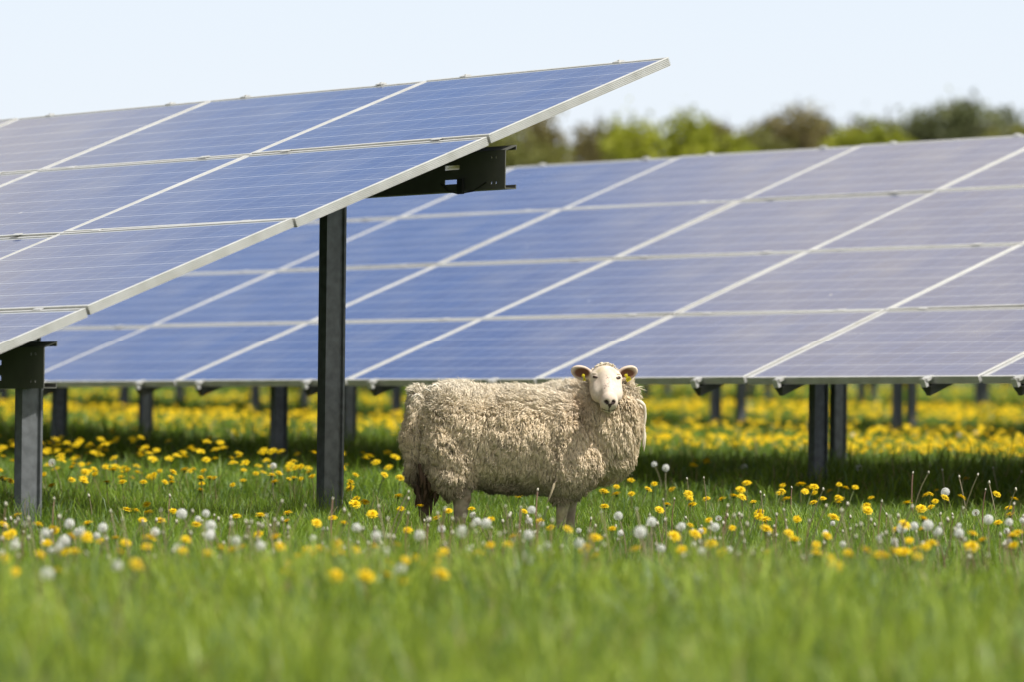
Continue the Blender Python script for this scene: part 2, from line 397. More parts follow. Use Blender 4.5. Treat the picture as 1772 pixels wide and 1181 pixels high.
    # posts
    for v, us_ in ((.93, rear_us), (3.2, front_us)):
        for u in us_:
            A = O - v * PV * T - (FR + RAF) * N + u * R + .034 * TH + .03 * TH * (v > 2)
            g = float(gz(A[0], A[1])) - .3
            m = MB(); top = A[2] - .012
            m.extrude(sigma_profile(.100, .056) if (max(cols) < 7 and v < 2) else sigma_profile(.092, .048), [A[0], A[1], g], TH, RH, [0, 0, top - g]); part('post', m, M['steel'])
    return root
Z75 = np.array([0, 0, .75])
O1 = np.array([.631723914, 19.8235989, 1.23475156]) + Z75
O2 = np.array([5.13144392, 24.7439504, 1.34996278]) + Z75
make_array(O1, -.01784, .36095, range(0, 6), [.21 + 2.38 * k for k in range(4)], [1.19 + 2.38 * k for k in range(4)],
           'nearest solar array at upper left, its raised end standing on two steel posts')
make_array(O2, -.0140, .36085, range(-2, 9), [2.03 + 2.38 * k for k in range(-2, 5)], [1.86 + 2.38 * k for k in range(-2, 6)],
           'long second solar array behind the sheep, four panels high and crossing the whole view')
O3 = O2 + 11.68 * TH; O3[2] = O2[2] + .15
make_array(O3, -.004, .36, range(2, 18), [4.58 + 2.4 * k for k in range(11)], [4.3 + 2.4 * k for k in range(12)],
           'third solar array back, dark blurred post legs beneath the second array')
O4 = O2 + 25.9 * TH; O4[2] = O2[2] + .15
make_array(O4, 0, .36, range(15, 27), [26.0 + 2.2 * k for k in range(9)], [25.9 + 2.2 * k for k in range(9)],
           'farthest solar array, tiny blurred post legs just below the second array low edge')

# ------------------------------------------------------------------ sheep
exec_sheep = True
def surface_nets(S, org, h):
    nx, ny, nz = S.shape; I = S < 0
    c = np.zeros((nx - 1, ny - 1, nz - 1), np.int8)
    for dx in (0, 1):
        for dy in (0, 1):
            for dz in (0, 1): c += I[dx:nx - 1 + dx, dy:ny - 1 + dy, dz:nz - 1 + dz]
    act = (c > 0) & (c < 8); ii = np.argwhere(act); vid = np.full(act.shape, -1, np.int32); vid[act] = np.arange(len(ii))
    acc = np.zeros((len(ii), 3)); cnt = np.zeros(len(ii))
    cor = [(a, b, d) for a in (0, 1) for b in (0, 1) for d in (0, 1)]
    val = {q: S[ii[:, 0] + q[0], ii[:, 1] + q[1], ii[:, 2] + q[2]] for q in cor}
    for q in cor:
        for ax in range(3):
            if q[ax] == 0:
                r = list(q); r[ax] = 1; r = tuple(r); a, b = val[q], val[r]; s = (a < 0) != (b < 0)
                t = np.where(s, a / np.where(s, a - b, 1), 0); P = np.tile(np.array(q, float), (len(ii), 1)); P[:, ax] += t
                acc[s] += P[s]; cnt[s] += 1
    V = (ii + acc / cnt[:, None]) * h + org
    Q = []
    for ax in range(3):
        sl0 = [slice(None)] * 3; sl1 = [slice(None)] * 3; sl0[ax] = slice(0, -1); sl1[ax] = slice(1, None)
        e = np.argwhere(I[tuple(sl0)] != I[tuple(sl1)]); o1, o2 = [k for k in range(3) if k != ax]
        e = e[(e[:, o1] > 0) & (e[:, o2] > 0) & (e[:, o1] < S.shape[o1] - 1) & (e[:, o2] < S.shape[o2] - 1)]
        def g(d1, d2):
            k = e.copy(); k[:, o1] -= d1; k[:, o2] -= d2; return vid[k[:, 0], k[:, 1], k[:, 2]]
        q = np.stack([g(1, 1), g(0, 1), g(0, 0), g(1, 0)], -1)
        inside = I[e[:, 0], e[:, 1], e[:, 2]]; flip = inside if ax != 1 else ~inside
        q[~flip] = q[~flip][:, ::-1]; Q.append(q)
    return V, np.vstack(Q)

HC = np.array([.315, -.165, .672])                      # point between the eyes
HA = np.array([0.02, -.80, -.60]); HA /= np.linalg.norm(HA)   # towards the muzzle
HX = np.array([1.0, .05, 0.0]); HX -= HA * (HX @ HA); HX /= np.linalg.norm(HX)
HB = np.cross(HX, HA); HB = -HB if HB[2] < 0 else HB   # up out of the face
def head_pt(x, a, b): return HC + x * HX + a * HA + b * HB
def ell(P, c, r, axes=None):
    d = P - np.asarray(c, np.float32)
    if axes is not None: d = np.stack([d @ np.asarray(a_, np.float32) for a_ in axes], -1)
    r = np.asarray(r, np.float32); k0 = np.linalg.norm(d / r, axis=-1); k1 = np.linalg.norm(d / (r * r), axis=-1) + 1e-6
    return k0 * (k0 - 1) / k1
def cap(P, a, b, r1, r2):
    a = np.asarray(a, np.float32); b = np.asarray(b, np.float32); ab = b - a
    t = np.clip(((P - a) @ ab) / (ab @ ab), 0, 1)[..., None]; return np.linalg.norm(P - a - t * ab, axis=-1) - (r1 + (r2 - r1) * t[..., 0])
def smin(a, b, k):
    h = np.maximum(k - np.abs(a - b), 0) / k; return np.minimum(a, b) - h * h * k * .25
def smax(a, b, k): return -smin(-a, -b, k)
HAX = (HX, HA, HB)
def prims():
    """(group, smoothness, function, centre, reach)"""
    L = []
    def E(g, k, c, r, axes=None, sub=False): L.append((g, k, lambda P: ell(P, c, r, axes), np.asarray(c), max(r) + .05, sub))
    def Cc(g, k, a, b, r1, r2, sub=False):
        a = np.asarray(a, float); b = np.asarray(b, float)
        L.append((g, k, lambda P: cap(P, a, b, r1, r2), (a + b) / 2, np.linalg.norm(b - a) / 2 + max(r1, r2) + .05, sub))
    # woolly body
    E('body', .06, (-.02, 0, .405), (.40, .205, .205)); E('body', .06, (-.272, .0, .440), (.168, .185, .182)); E('body', .05, (.17, 0, .405), (.20, .20, .21))
    E('body', .05, (.340, -.02, .425), (.112, .155, .175)); Cc('body', .05, (.25, 0, .47), (.34, -.04, .565), .165, .100)
    E('body', .03, (.345, -.085, .475), (.115, .10, .115)); E('body', .03, (.395, -.03, .53), (.06, .08, .10))
    E('body', .014, (-.300, -.105, .345), (.118, .090, .15)); E('body', .02, (-.31, .12, .35), (.14, .09, .15))
    E('body', .012, (.17, -.13, .33), (.14, .085, .14))
    Cc('body', .02, (-.30, -.115, .25), (-.274, -.115, .210), .075, .046); Cc('body', .02, (-.37, .10, .26), (-.385, .10, .215), .08, .044)
    Cc('body', .018, (.14, -.10, .25), (.145, -.10, .19), .07, .04); Cc('body', .02, (.20, .08, .25), (.195, .08, .19), .07, .036)
    Cc('body', .010, (-.425, -.01, .565), (-.450, -.035, .42), .040, .045); Cc('body', .010, (-.450, -.035, .42), (-.448, -.045, .235), .045, .022)
    # face
    E('head', .03, head_pt(0, -.030, -.045), (.061, .062, .057), HAX); Cc('head', .03, head_pt(0, .0, -.045), head_pt(0, .115, -.040), .056, .034)
    Cc('head', .02, head_pt(0, -.02, -.012), head_pt(0, .118, -.020), .027, .019)
    E('head', .02, head_pt(0, .133, -.040), (.033, .026, .033), HAX); E('head', .02, head_pt(0, .112, -.066), (.026, .035, .022), HAX)
    for s in (-1, 1):
        E('head', .015, head_pt(s * .047, -.012, -.020), (.018, .026, .016), HAX); E('head', .02, head_pt(s * .040, .040, -.052), (.026, .055, .034), HAX)
        E('head', .004, head_pt(s * .013, .150, -.018), (.0065, .009, .005), HAX, sub=True)
    Cc('head', .003, head_pt(-.024, .150, -.062), head_pt(.024, .150, -.062), .003, .003, sub=True)
    Cc('head', .004, head_pt(0, .161, -.026), head_pt(0, .160, -.058), .002, .002, sub=True)
    # ears: cupped leaves open towards the front
    for s in (-1, 1):
        ax = np.array([s * .93, .05, .36 if s > 0 else .30]); ax /= np.linalg.norm(ax); nn = np.array([-.10 * s, -.95, -.25]); nn -= ax * (nn @ ax); nn /= np.linalg.norm(nn); up = np.cross(ax, nn)
        c = head_pt(s * .058, -.045, -.045) + ax * .035 + [0, 0, .006]
        E('ear', .02, c, (.048, .030, .017), (ax, up, nn)); E('ear', .004, c + nn * .013 + ax * .004, (.037, .0205, .014), (ax, up, nn), sub=True)
    # bare legs
    def leg(pts, rs):
        for i in range(len(pts) - 1): Cc('leg', .012, pts[i], pts[i + 1], rs[i], rs[i + 1])
    leg([(-.285, -.115, .27), (-.262, -.115, .175), (-.268, -.113, .05), (-.255, -.118, .012)], [.06, .036, .021, .026])
    leg([(-.375, .10, .28), (-.395, .10, .19), (-.392, .10, .05), (-.378, .098, .012)], [.06, .036, .021, .026])
    leg([(.148, -.10, .27), (.150, -.10, .155), (.140, -.10, .05), (.150, -.106, .012)], [.055, .026, .019, .025])
    leg([(.195, .08, .27), (.198, .08, .155), (.196, .08, .05), (.206, .076, .012)], [.055, .026, .019, .025])
    return L
def _zz(l): return [((a - 860) / 1623, (1238 - b) / 1623) for a, b in l]
CREASES = [_zz(l) for l in ([(215, 455), (300, 462), (360, 492), (435, 505)], [(172, 470), (163, 560), (160, 660), (165, 760)], [(640, 640), (668, 740), (650, 880)], [(1035, 560), (1045, 700), (1020, 850)],
    [(1280, 560), (1350, 650), (1440, 670), (1530, 640)], [(1190, 420), (1235, 500), (1262, 560)], [(1250, 880), (1340, 840), (1440, 740)], [(205, 700), (280, 760), (350, 750), (420, 790)], [(290, 600), (345, 620), (370, 660)],
    [(560, 540), (520, 620), (560, 700)], [(1500, 420), (1560, 500), (1580, 560)], [(860, 560), (880, 640), (870, 720)], [(1380, 700), (1440, 760)], [(270, 850), (340, 870), (400, 850)], [(700, 860), (860, 820), (960, 720)])]
def make_sheep(loc, yaw):
    h = .0042; org = np.array([-.56, -.30, -.02]); n = np.array([int(1.06 / h), int(.58 / h), int(.79 / h)])
    groups = {g: np.full(n, .3, np.float32) for g in ('body', 'head', 'ear', 'leg')}
    subs = []
    ax = [org[i] + np.arange(n[i]) * h for i in range(3)]
    PR = prims()
    for g, k, fn, c, reach, sub in PR:
        sl = tuple(slice(max(0, int((c[i] - reach - org[i]) / h)), min(n[i], int((c[i] + reach - org[i]) / h) + 2)) for i in range(3))
        P = np.stack(np.meshgrid(*[ax[i][sl[i]] for i in range(3)], indexing='ij'), -1).astype(np.float32); d = fn(P).astype(np.float32); G = groups[g]
        G[sl] = smax(G[sl], -d, k) if sub else smin(G[sl], d, k)
    S = groups['body']; S = smin(S, groups['leg'], .012); S = smin(S, groups['head'], .012); S = smin(S, groups['ear'], .008)
    V, Q = surface_nets(S, org, h)
    vi = np.clip(np.round((V - org) / h).astype(int), 0, n - 1)
    gv = {g: groups[g][vi[:, 0], vi[:, 1], vi[:, 2]] for g in groups}
    gr = np.stack([gv['body'], gv['head'], gv['ear'], gv['leg']], -1); who = gr.argmin(-1)
    gx = np.stack(np.gradient(S, h), -1)[vi[:, 0], vi[:, 1], vi[:, 2]]; Nn = gx / (np.linalg.norm(gx, axis=-1, keepdims=True) + 1e-9)
    wool = (who == 0)
    disp = .009 * vnoise(V * [1, 1, .7], 22, 1) + .005 * vnoise(V * [1, 1, .6], 50, 2)
    lump = .008 * vnoise(V, 22, 3) * np.clip((.46 - V[:, 2]) / .08, 0, 1) * np.clip((-.12 - V[:, 0]) / .06, 0, 1)
    ridg = -.007 * np.clip(1 - np.abs(vnoise(V * [1.3, 1, .55], 13, 4)) / .16, 0, 1) * np.clip((V[:, 0] + .2) / .1, 0, 1)
    fold = np.zeros(len(V))
    for pl in CREASES:
        for a_, b_ in zip(pl[:-1], pl[1:]):
            a_ = np.array(a_); b_ = np.array(b_); q_ = V[:, [0, 2]]; t_ = np.clip(((q_ - a_) @ (b_ - a_)) / ((b_ - a_) @ (b_ - a_)), 0, 1)
            dd = np.linalg.norm(q_ - a_ - t_[:, None] * (b_ - a_) + .004 * np.stack([vnoise(V, 60, 7), vnoise(V, 60, 8)], -1), axis=1); fold = np.maximum(fold, np.exp(-(dd / .0065) ** 2))
    fold *= (V[:, 1] < -.02)
    disp = disp + lump + ridg - .022 * fold
    V2 = V + Nn * (disp * wool)[:, None] - Nn * .004 * wool[:, None]
    # natural colours of hide; wool areas under the locks get a painted shadow tone
    col = np.zeros((len(V), 3)); z = V[:, 2]; x = V[:, 0]
    nz = vnoise(V, 30, 5)[:, None]; nf = vnoise(V, 120, 6)[:, None]
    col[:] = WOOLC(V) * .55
    d = V - HC; hx = d @ HX; ha = d @ HA; hb = d @ HB
    f = who == 1
    face = np.tile([.68, .575, .465], (len(V), 1)) + .05 * nf
    def blend(base, c, m): m = np.clip(m, 0, 1)[:, None]; return base * (1 - m) + np.asarray(c) * m
    face = blend(face, (.62, .50, .40), (ha - .05) / .09 * .45)
    face = blend(face, (.62, .50, .24), np.exp(-((np.abs(hx) - .030) ** 2 + (ha + .018) ** 2) / .00025) * .5)
    face = blend(face, (.50, .36, .28), np.exp(-((np.abs(hx) - .035) ** 2 + (ha - .03) ** 2) / .0003) * .4)
    face = blend(face, (.66, .57, .42), np.clip((-.035 - ha) / .03, 0, 1) * .7) * (1 + .10 * vnoise(V, 70, 44) + .07 * vnoise(V, 170, 45))[:, None]
    sp = (vnoise(V, 260, 9) > .50) & (np.abs(hx) < .02) & (ha > .02) & (ha < .09) & (hb > -.02); face[sp] = (.22, .12, .10)
    nose = np.minimum.reduce([np.hypot((hx - s * .014) / 1.3, (hb + .022) * 1.2 - abs(.25 * (hx - s * .014))) + (ha < .12) * 1.0 for s in (-1, 1)])
    face = blend(face, (.035, .022, .020), (.0095 - nose) / .003)
    phil = (np.abs(hx) < .0028 + .010 * np.clip((hb + .045) / .03, 0, 1)) & (ha > .130) & (hb < -.022) & (hb > -.058); face[phil] = (.06, .04, .036)
    mouth = (np.abs(hb + .062 - 2.0 * hx ** 2) < .0034) & (ha > .105) & (np.abs(hx) < .028); face[mouth] = (.05, .035, .028)
    face = blend(face, (.50, .44, .30), np.clip((-.068 - hb) / .008, 0, 1) * (ha > .08))
    col[f] = face[f]
    e = who == 2
    ec = np.tile([.66, .55, .45], (len(V), 1)); inner = Nn[:, 1] < -.15
    for s in (-1, 1):
        c = head_pt(s * .060, -.045, -.045) + np.array([s * .93, .05, .33]) * .035 + [0, 0, .006]
        dd = np.hypot((V[:, 0] - c[0]) / 1.6, V[:, 2] - c[2]); m = (np.sign(V[:, 0] - HC[0]) == s) & inner
        ec[m] = blend(ec[m], (.16, .075, .045), (.026 - dd[m]) / .010)
    col[e] = ec[e]
    l = who == 3
    lc = np.tile([.36, .29, .23], (len(V), 1)) * (1 + .3 * nf) + .12 * nz; lc = blend(lc, (.16, .11, .075), np.clip(nz[:, 0] * 1.2 + .1, 0, 1) * .6)
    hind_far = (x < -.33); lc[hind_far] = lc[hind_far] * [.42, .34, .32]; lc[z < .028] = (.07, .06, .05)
    col[l] = lc[l]
    me = npmesh('sheep', V2, Q, np.full(len(Q), 4), M['hide'], col=np.clip(col, .01, 1), smooth=True)
    ob = link('sheep', me); ob.location = loc; ob.rotation_euler = (0, 0, yaw)
    tag(ob, 'shaggy cream sheep with yellow ear tags standing side-on, face turned to the camera', 'sheep')
    # ---------------- fleece
    tri = V2[Q]; fc = tri.mean(1); fw = (who[Q] == 0).all(1)
    nrm = np.cross(tri[:, 2] - tri[:, 0], tri[:, 3] - tri[:, 1]); area = np.linalg.norm(nrm, axis=1) / 2; nrm /= (2 * area[:, None] + 1e-12)
    fn_ = Nn[Q].mean(1); fn_ /= np.linalg.norm(fn_, axis=1, keepdims=True)
    ok = fw & (fc[:, 2] > .15)
    idx = np.flatnonzero(ok); w = area[idx] * np.where(fn_[idx, 1] > .5, .35, 1.0) * (1 - .93 * np.clip(fold[Q].mean(1)[idx] * 1.6 - .3, 0, 1)); w /= w.sum()
    NL = 56000
    s = rng.choice(idx, NL, p=w); P = fc[s] + rng.normal(0, .002, (NL, 3)); N_ = fn_[s]
    # matted clumps: locks lean together towards shared tips
    NCL = 1250
    cc = fc[rng.choice(idx, NCL, p=w)]; near = np.empty(NL, int)
    for i in range(0, NL, 2000):
        dd = ((P[i:i + 2000, None, :] - cc[None]) ** 2 * [1, 1, .6]).sum(-1); near[i:i + 2000] = dd.argmin(1)
    down = np.array([0, 0, -1.0]); back = np.array([-1.0, 0, 0])
    top = np.clip((N_[:, 2] - .35) / .4, 0, 1)[:, None]
    wv = np.stack([vnoise(P, 9, 11), vnoise(P, 9, 12), .3 * vnoise(P, 9, 13)], -1)
    flow = down * (1 - top) + back * .55 * top + wv * .85 + rng.normal(0, .12, (NL, 3)) + np.stack([vnoise(cc[near], 70, 41), 0 * P[:, 0], vnoise(cc[near], 70, 42) * .4], -1) * .5
    flow -= N_ * (flow * N_).sum(1, keepdims=True); flow /= np.linalg.norm(flow, axis=1, keepdims=True) + 1e-6
    Ln = (.036 + .013 * vnoise(P, 14, 14) * .8 + rng.uniform(-.005, .009, NL)) * (1 + .25 * top[:, 0]); Ln = np.clip(Ln, .014, .055)
    neck = np.clip((P[:, 0] - .22) / .1, 0, 1); Ln *= 1 + .45 * neck
    tipc = cc[near]; tip_flow = np.array([0, 0, -.022])
    lift = rng.uniform(.12, .42, NL)[:, None] + .30 * top
    dirn = flow * .85 + N_ * lift
    tip = P + dirn * Ln[:, None]
    pull = (tipc + tip_flow * (1 - top)) - tip; pull -= N_ * (pull * N_).sum(1, keepdims=True) * .8
    tip = tip + np.clip(pull, -.018, .018) * .72 + N_ * .003
    side = np.cross(N_, flow); ph = rng.uniform(0, 6.28, NL); amp = rng.uniform(.0008, .0026, NL); fr_ = rng.uniform(4, 9, NL)
    r0 = rng.uniform(.0013, .0034, NL) * (1 - .15 * top[:, 0])
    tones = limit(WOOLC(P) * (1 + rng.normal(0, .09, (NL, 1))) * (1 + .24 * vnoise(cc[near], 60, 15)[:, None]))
    K = 5; prof = np.array([.75, 1.0, .95, .72, .38])
    VV = []; CC = []
    for i in range(K):
        t = i / K
        c = P - N_ * .005 + (tip - P + N_ * .005) * t + N_ * (.010 * math.sin(t * 3.1))
        c = c + side * (amp * np.sin(fr_ * t + ph))[:, None] + N_ * (amp * .8 * np.cos(fr_ * 1.1 * t + ph))[:, None]
        for j in range(4):
            a = j * math.pi / 2 + math.pi / 4
            VV.append(c + (side * math.cos(a) + N_ * math.sin(a) * .8) * (r0 * prof[i])[:, None]); CC.append(tones * (.64 + .44 * t))  # self-shadow painted into the colour: lock roots darker, tips lighter
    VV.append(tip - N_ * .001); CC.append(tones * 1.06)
    nv = K * 4 + 1; VV = np.stack(VV, 1).reshape(-1, 3); CC = np.stack(CC, 1).reshape(-1, 3)
    q = []
    for i in range(K - 1):
        for j in range(4): q.append([i * 4 + j, i * 4 + (j + 1) % 4, (i + 1) * 4 + (j + 1) % 4, (i + 1) * 4 + j])
    q = np.array(q); tr = np.array([[(K - 1) * 4 + j, (K - 1) * 4 + (j + 1) % 4, K * 4] for j in range(4)])
    base = np.arange(NL)[:, None, None] * nv
    Lq = (base + q).reshape(-1); Lt = (base + tr).reshape(-1)
    # stray fibres
    NF = 34000; s = rng.choice(idx, NF, p=w); Pf = fc[s]; Nf = fn_[s]; tp = np.clip((Nf[:, 2] - .2) / .5, 0, 1)[:, None]
    dr = Nf * rng.uniform(.4, 1.0, (NF, 1)) + rng.normal(0, .45, (NF, 3)) + down * .5 * (1 - tp) + back * .3 * tp
    dr /= np.linalg.norm(dr, axis=1, keepdims=True); Lf = rng.uniform(.012, .034, NF)[:, None] * (1 + .55 * tp)
    bend = rng.normal(0, .007, (NF, 3)); sd = np.cross(dr, rng.normal(0, 1, (NF, 3))); sd /= np.linalg.norm(sd, axis=1, keepdims=True); wd = .00075
    A0 = Pf - sd * wd; A1 = Pf + sd * wd; B = Pf + dr * Lf * .55 + bend; B0 = B - sd * wd; B1 = B + sd * wd; Tt = Pf + dr * Lf - bend * .4 + np.array([0, 0, -.003])
    FV = np.stack([A0, A1, B1, B0, Tt], 1).reshape(-1, 3); FC = np.repeat(limit(WOOLC(Pf) * 1.12), 5, 0)
    off = len(VV); b2 = off + np.arange(NF)[:, None] * 5
    F4_ = (b2 + np.array([0, 1, 2, 3])).reshape(-1); F3_ = (b2 + np.array([3, 2, 4])).reshape(-1)
    # fine surface wool lying along the locks
    NG = 26000; s = rng.choice(idx, NG, p=w); Pg = fc[s] + fn_[s] * rng.uniform(.004, .013, (NG, 1)); Ng = fn_[s]; tp = np.clip((Ng[:, 2] - .35) / .4, 0, 1)[:, None]
    wg = np.stack([vnoise(Pg, 9, 11), vnoise(Pg, 9, 12), .3 * vnoise(Pg, 9, 13)], -1); fl = down * (1 - tp) + back * .55 * tp + wg * .85 + rng.normal(0, .30, (NG, 3)); fl /= np.linalg.norm(fl, axis=1, keepdims=True)
    fl = fl - Ng * (fl * Ng).sum(1, keepdims=True) + Ng * rng.uniform(.0, .45, (NG, 1)); Lg = rng.uniform(.012, .030, (NG, 1)); sd = np.cross(fl, Ng); sd /= np.linalg.norm(sd, axis=1, keepdims=True) + 1e-6; wd = rng.uniform(.0006, .0013, (NG, 1))
    B = Pg + fl * Lg * .5 + sd * rng.normal(0, .003, (NG, 1)) + Ng * .003
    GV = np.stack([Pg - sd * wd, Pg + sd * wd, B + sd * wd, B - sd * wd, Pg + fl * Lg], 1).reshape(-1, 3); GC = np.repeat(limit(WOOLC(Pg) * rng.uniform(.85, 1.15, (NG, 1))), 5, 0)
    FV = np.vstack([FV, GV]); FC = np.vstack([FC, GC]); b2 = off + np.arange(NF + NG)[:, None] * 5; NF = NF + NG
    F4_ = (b2 + np.array([0, 1, 2, 3])).reshape(-1); F3_ = (b2 + np.array([3, 2, 4])).reshape(-1)
    # special long locks: (points in sheep space, radius, colour)
    sp_ = [([(.118, -.20, .262), (.098, -.225, .225), (.085, -.228, .185), (.070, -.22, .150)], .006, (.56, .46, .31)),
           ]
    for k in range(22):
        y = rng.uniform(-.10, .03); x0 = .462 + rng.uniform(-.03, .010); z0 = rng.uniform(.46, .585)
        sp_.append(([(x0 - .02, y, z0), (x0 + .012, y - .01, z0 - .02), (x0 + .014 + rng.uniform(-.006, .008), y - .012, z0 - .055), (x0 + .010, y - .014, z0 - .085 - rng.uniform(0, .03))], rng.uniform(.005, .010), (.76, .68, .54)))
    for k in range(26):
        a = rng.uniform(0, 1); x0 = -.44 + .10 * a; z0 = .575 + .055 * a; y = rng.uniform(-.06, .06)
        sp_.append(([(x0, y, z0 - .01), (x0 - .022, y, z0 + .006), (x0 - .036, y + rng.uniform(-.02, .02), z0 - .008), (x0 - .040 - rng.uniform(0, .012), y, z0 - .032 - rng.uniform(0, .02))], rng.uniform(.002, .005), (.74, .70, .60)))
    for k in range(70):   # wool over the poll and forehead
        x0 = rng.uniform(-.056, .056); a0 = rng.uniform(-.090, -.064); q0 = 1 - (x0 / .061) ** 2 - ((a0 + .030) / .062) ** 2; o = head_pt(x0, a0, -.047 + .058 * math.sqrt(max(q0, .0))); dz = rng.uniform(.004, .013)
        sp_.append(([o, o + [rng.uniform(-.008, .008), -.006, dz], o + [rng.uniform(-.014, .012), -.010, dz * 1.0], o + [rng.uniform(-.018, .018), -.013, dz * .2]], rng.uniform(.0018, .0036), (.74, .66, .53)))
    for k in range(36):   # dirty dags at the breech and under the tail
        x0 = rng.uniform(-.45, -.36); y = rng.uniform(-.14, .02); z0 = rng.uniform(.19, .31)
        sp_.append(([(x0, y, z0), (x0 + .004, y - .012, z0 - .022), (x0 + rng.uniform(-.012, .012), y - .010, z0 - .05), (x0 + rng.uniform(-.015, .015), y, z0 - .07)], rng.uniform(.004, .009), (.10, .065, .045)))
    SV = []; SC = []; SQ = []; o_ = off + len(FV)
    for pts, r, c in sp_:
        pts = np.array(pts); tt = np.linspace(0, len(pts) - 1, 9); PP = np.stack([np.interp(tt, np.arange(len(pts)), pts[:, i]) for i in range(3)], -1)
        PP[1:-1] = (PP[:-2] + 2 * PP[1:-1] + PP[2:]) / 4; rr = r * np.array([.7, 1, 1, .95, .85, .75, .6, .4, .08])
        mb = MB(); mb.tube(PP, rr, 5, cap=False); SV.append(mb.v[0]); SC.append(np.tile(np.array(c) * rng.uniform(.85, 1.1), (45, 1))); SQ += [tuple(i + o_ for i in f_) for f_ in mb.f]; o_ += 45
    allV = np.vstack([VV, FV] + SV); allC = np.vstack([CC, FC] + SC)
    loops = np.concatenate([Lq, F4_, np.array(SQ).ravel(), Lt, F3_]); sizes = np.concatenate([np.full(len(Lq) // 4 + NF + len(SQ), 4), np.full(len(Lt) // 3 + NF, 3)])
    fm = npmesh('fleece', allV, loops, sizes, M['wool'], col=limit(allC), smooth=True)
    link('fleece', fm, ob)
    # ---------------- eyes and tags
    for s_ in (-1, 1):
        def lens(nm, x_, a_, r1, r2, r3, lift, slant, mt_, par):
            b_ = .03
            while b_ > -.08:
                qs = [np.round((head_pt(t_ * x_, a_, b_) - org) / h).astype(int) for t_ in (-1, 1)]
                if sum(S[q[0], q[1], q[2]] for q in qs) < 0: break
                b_ -= .0005
            c = head_pt(s_ * x_, a_, b_ + lift); A1 = HX * s_ * math.cos(slant) - HA * math.sin(slant); A1 = A1 - HB * .35; A1 /= np.linalg.norm(A1); A3 = HB + HX * s_ * .35; A3 -= A1 * (A3 @ A1); A3 /= np.linalg.norm(A3); A2 = np.cross(A1, A3); m = MB(); k = 12; V_ = []; Fs = []
            for i in range(7):
                for j in range(k):
                    th = math.pi * i / 6; ph_ = 2 * math.pi * j / k; V_.append(c + math.sin(th) * math.cos(ph_) * A1 * r1 + math.sin(th) * math.sin(ph_) * A2 * r2 + math.cos(th) * A3 * r3)
            for i in range(6):
                for j in range(k): Fs.append((i * k + j, i * k + (j + 1) % k, (i + 1) * k + (j + 1) % k, (i + 1) * k + j))
            m.add(V_, Fs); return link(nm, m.mesh(nm, mt_, True), par)
        e_ = lens('eye', .0500, .006, .0086, .0052, .0058, .0016, .45, M['eye'], ob)
        lens('eyelid', .0475, .0085, .0135, .0062, .0032, .0004, .62, M['lid'], e_)
        lens('brow', .0480, -.0090, .0120, .0052, .0045, .0004, .45, M['browm'], e_)
    def tag_obj(c, w_, hgt, ang, lab):
        m = MB(); c = np.array(c); ca, sa = math.cos(ang), math.sin(ang); X = np.array([ca, 0, sa]); Zz = np.array([-sa, -.15, ca]); Y = np.array([0, -1.0, 0])
        m.tube([c - .004 * Y, c + .006 * Y], [.0072, .0062], 10)
        m.tube([c + .006 * Y, c + .009 * Y], [.0035, .0028], 8)
        pr = [(-w_ * .22, .004), (w_ * .22, .004), (w_ * .28, -hgt * .35), (w_ * .5, -hgt * .42), (w_ * .5, -hgt), (-w_ * .5, -hgt), (-w_ * .5, -hgt * .42), (-w_ * .28, -hgt * .35)]
        m.extrude(pr, c + .001 * Y, X, Zz, .0022 * Y)
        o = link('ear_tag', m.mesh('ear_tag', M['tagy']), ob); o['label'] = lab
        m = MB()
        for r_ in range(2):
            for q_ in range(4):
                m.box(c + .0036 * Y + X * (-w_ * .36 + q_ * w_ * .2) + Zz * (-hgt * (.62 + .2 * r_)), X * w_ * .10, Zz * hgt * .12, .0004 * Y)
        link('tag_print', m.mesh('tag_print', M['ink']), o)
    el_ = head_pt(-.060, -.045, -.045) + [0, 0, .008]; er_ = head_pt(.060, -.045, -.045) + [0, 0, .008]
    tag_obj(el_ + [-.028, -.022, -.002], .010, .022, .25, 'narrow yellow ear tag hanging edge-on')
    tag_obj(er_ + [.026, -.022, .002], .021, .026, .55, 'square yellow ear tag with black print')
    return ob
def limit(c):
    c = np.maximum(c, .012); return c / np.maximum(1, c.max(1, keepdims=True) / .95)
def WOOLC(P):
    """fleece colour by place: paler cream on the back, tan on the flanks, darker towards the belly, stained brown at the breech"""
    z = P[:, 2]; x = P[:, 0]
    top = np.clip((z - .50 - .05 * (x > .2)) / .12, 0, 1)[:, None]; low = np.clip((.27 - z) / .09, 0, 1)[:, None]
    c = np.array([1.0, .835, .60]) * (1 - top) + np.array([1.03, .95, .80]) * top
    n = vnoise(P, 8, 21)[:, None]; n2 = vnoise(P, 25, 22)[:, None]
    c = c * (1 + .13 * n + .09 * n2); dt = np.clip(vnoise(P, 15, 23) * 1.5 - .35, 0, 1)[:, None] * (1 - top) * .38; c = c * (1 - dt) + np.array([.36, .27, .17]) * dt
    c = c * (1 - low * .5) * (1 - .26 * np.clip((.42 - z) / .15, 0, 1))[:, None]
    br = np.exp(-(((x + .43) / .055) ** 2 + ((z - .235) / .085) ** 2))[:, None]; c = c * (1 - .85 * br) + np.array([.075, .05, .035]) * .85 * br
    br2 = np.exp(-(((x + .16) / .12) ** 2 + ((z - .20) / .04) ** 2))[:, None]; c = c * (1 - .6 * br2) + np.array([.10, .075, .05]) * .6 * br2
    rus = np.exp(-(((x - .215) / .07) ** 2 + ((z - .50) / .10) ** 2))[:, None] * .45; c = c * (1 - rus) + np.array([.50, .34, .22]) * rus
    return c
sp0 = ray(905.7, 936, 0.0)
SHEEP_XY = sp0[:2].copy()
make_sheep((float(sp0[0]), float(sp0[1]), float(gz(sp0[0], sp0[1]))), math.radians(5))

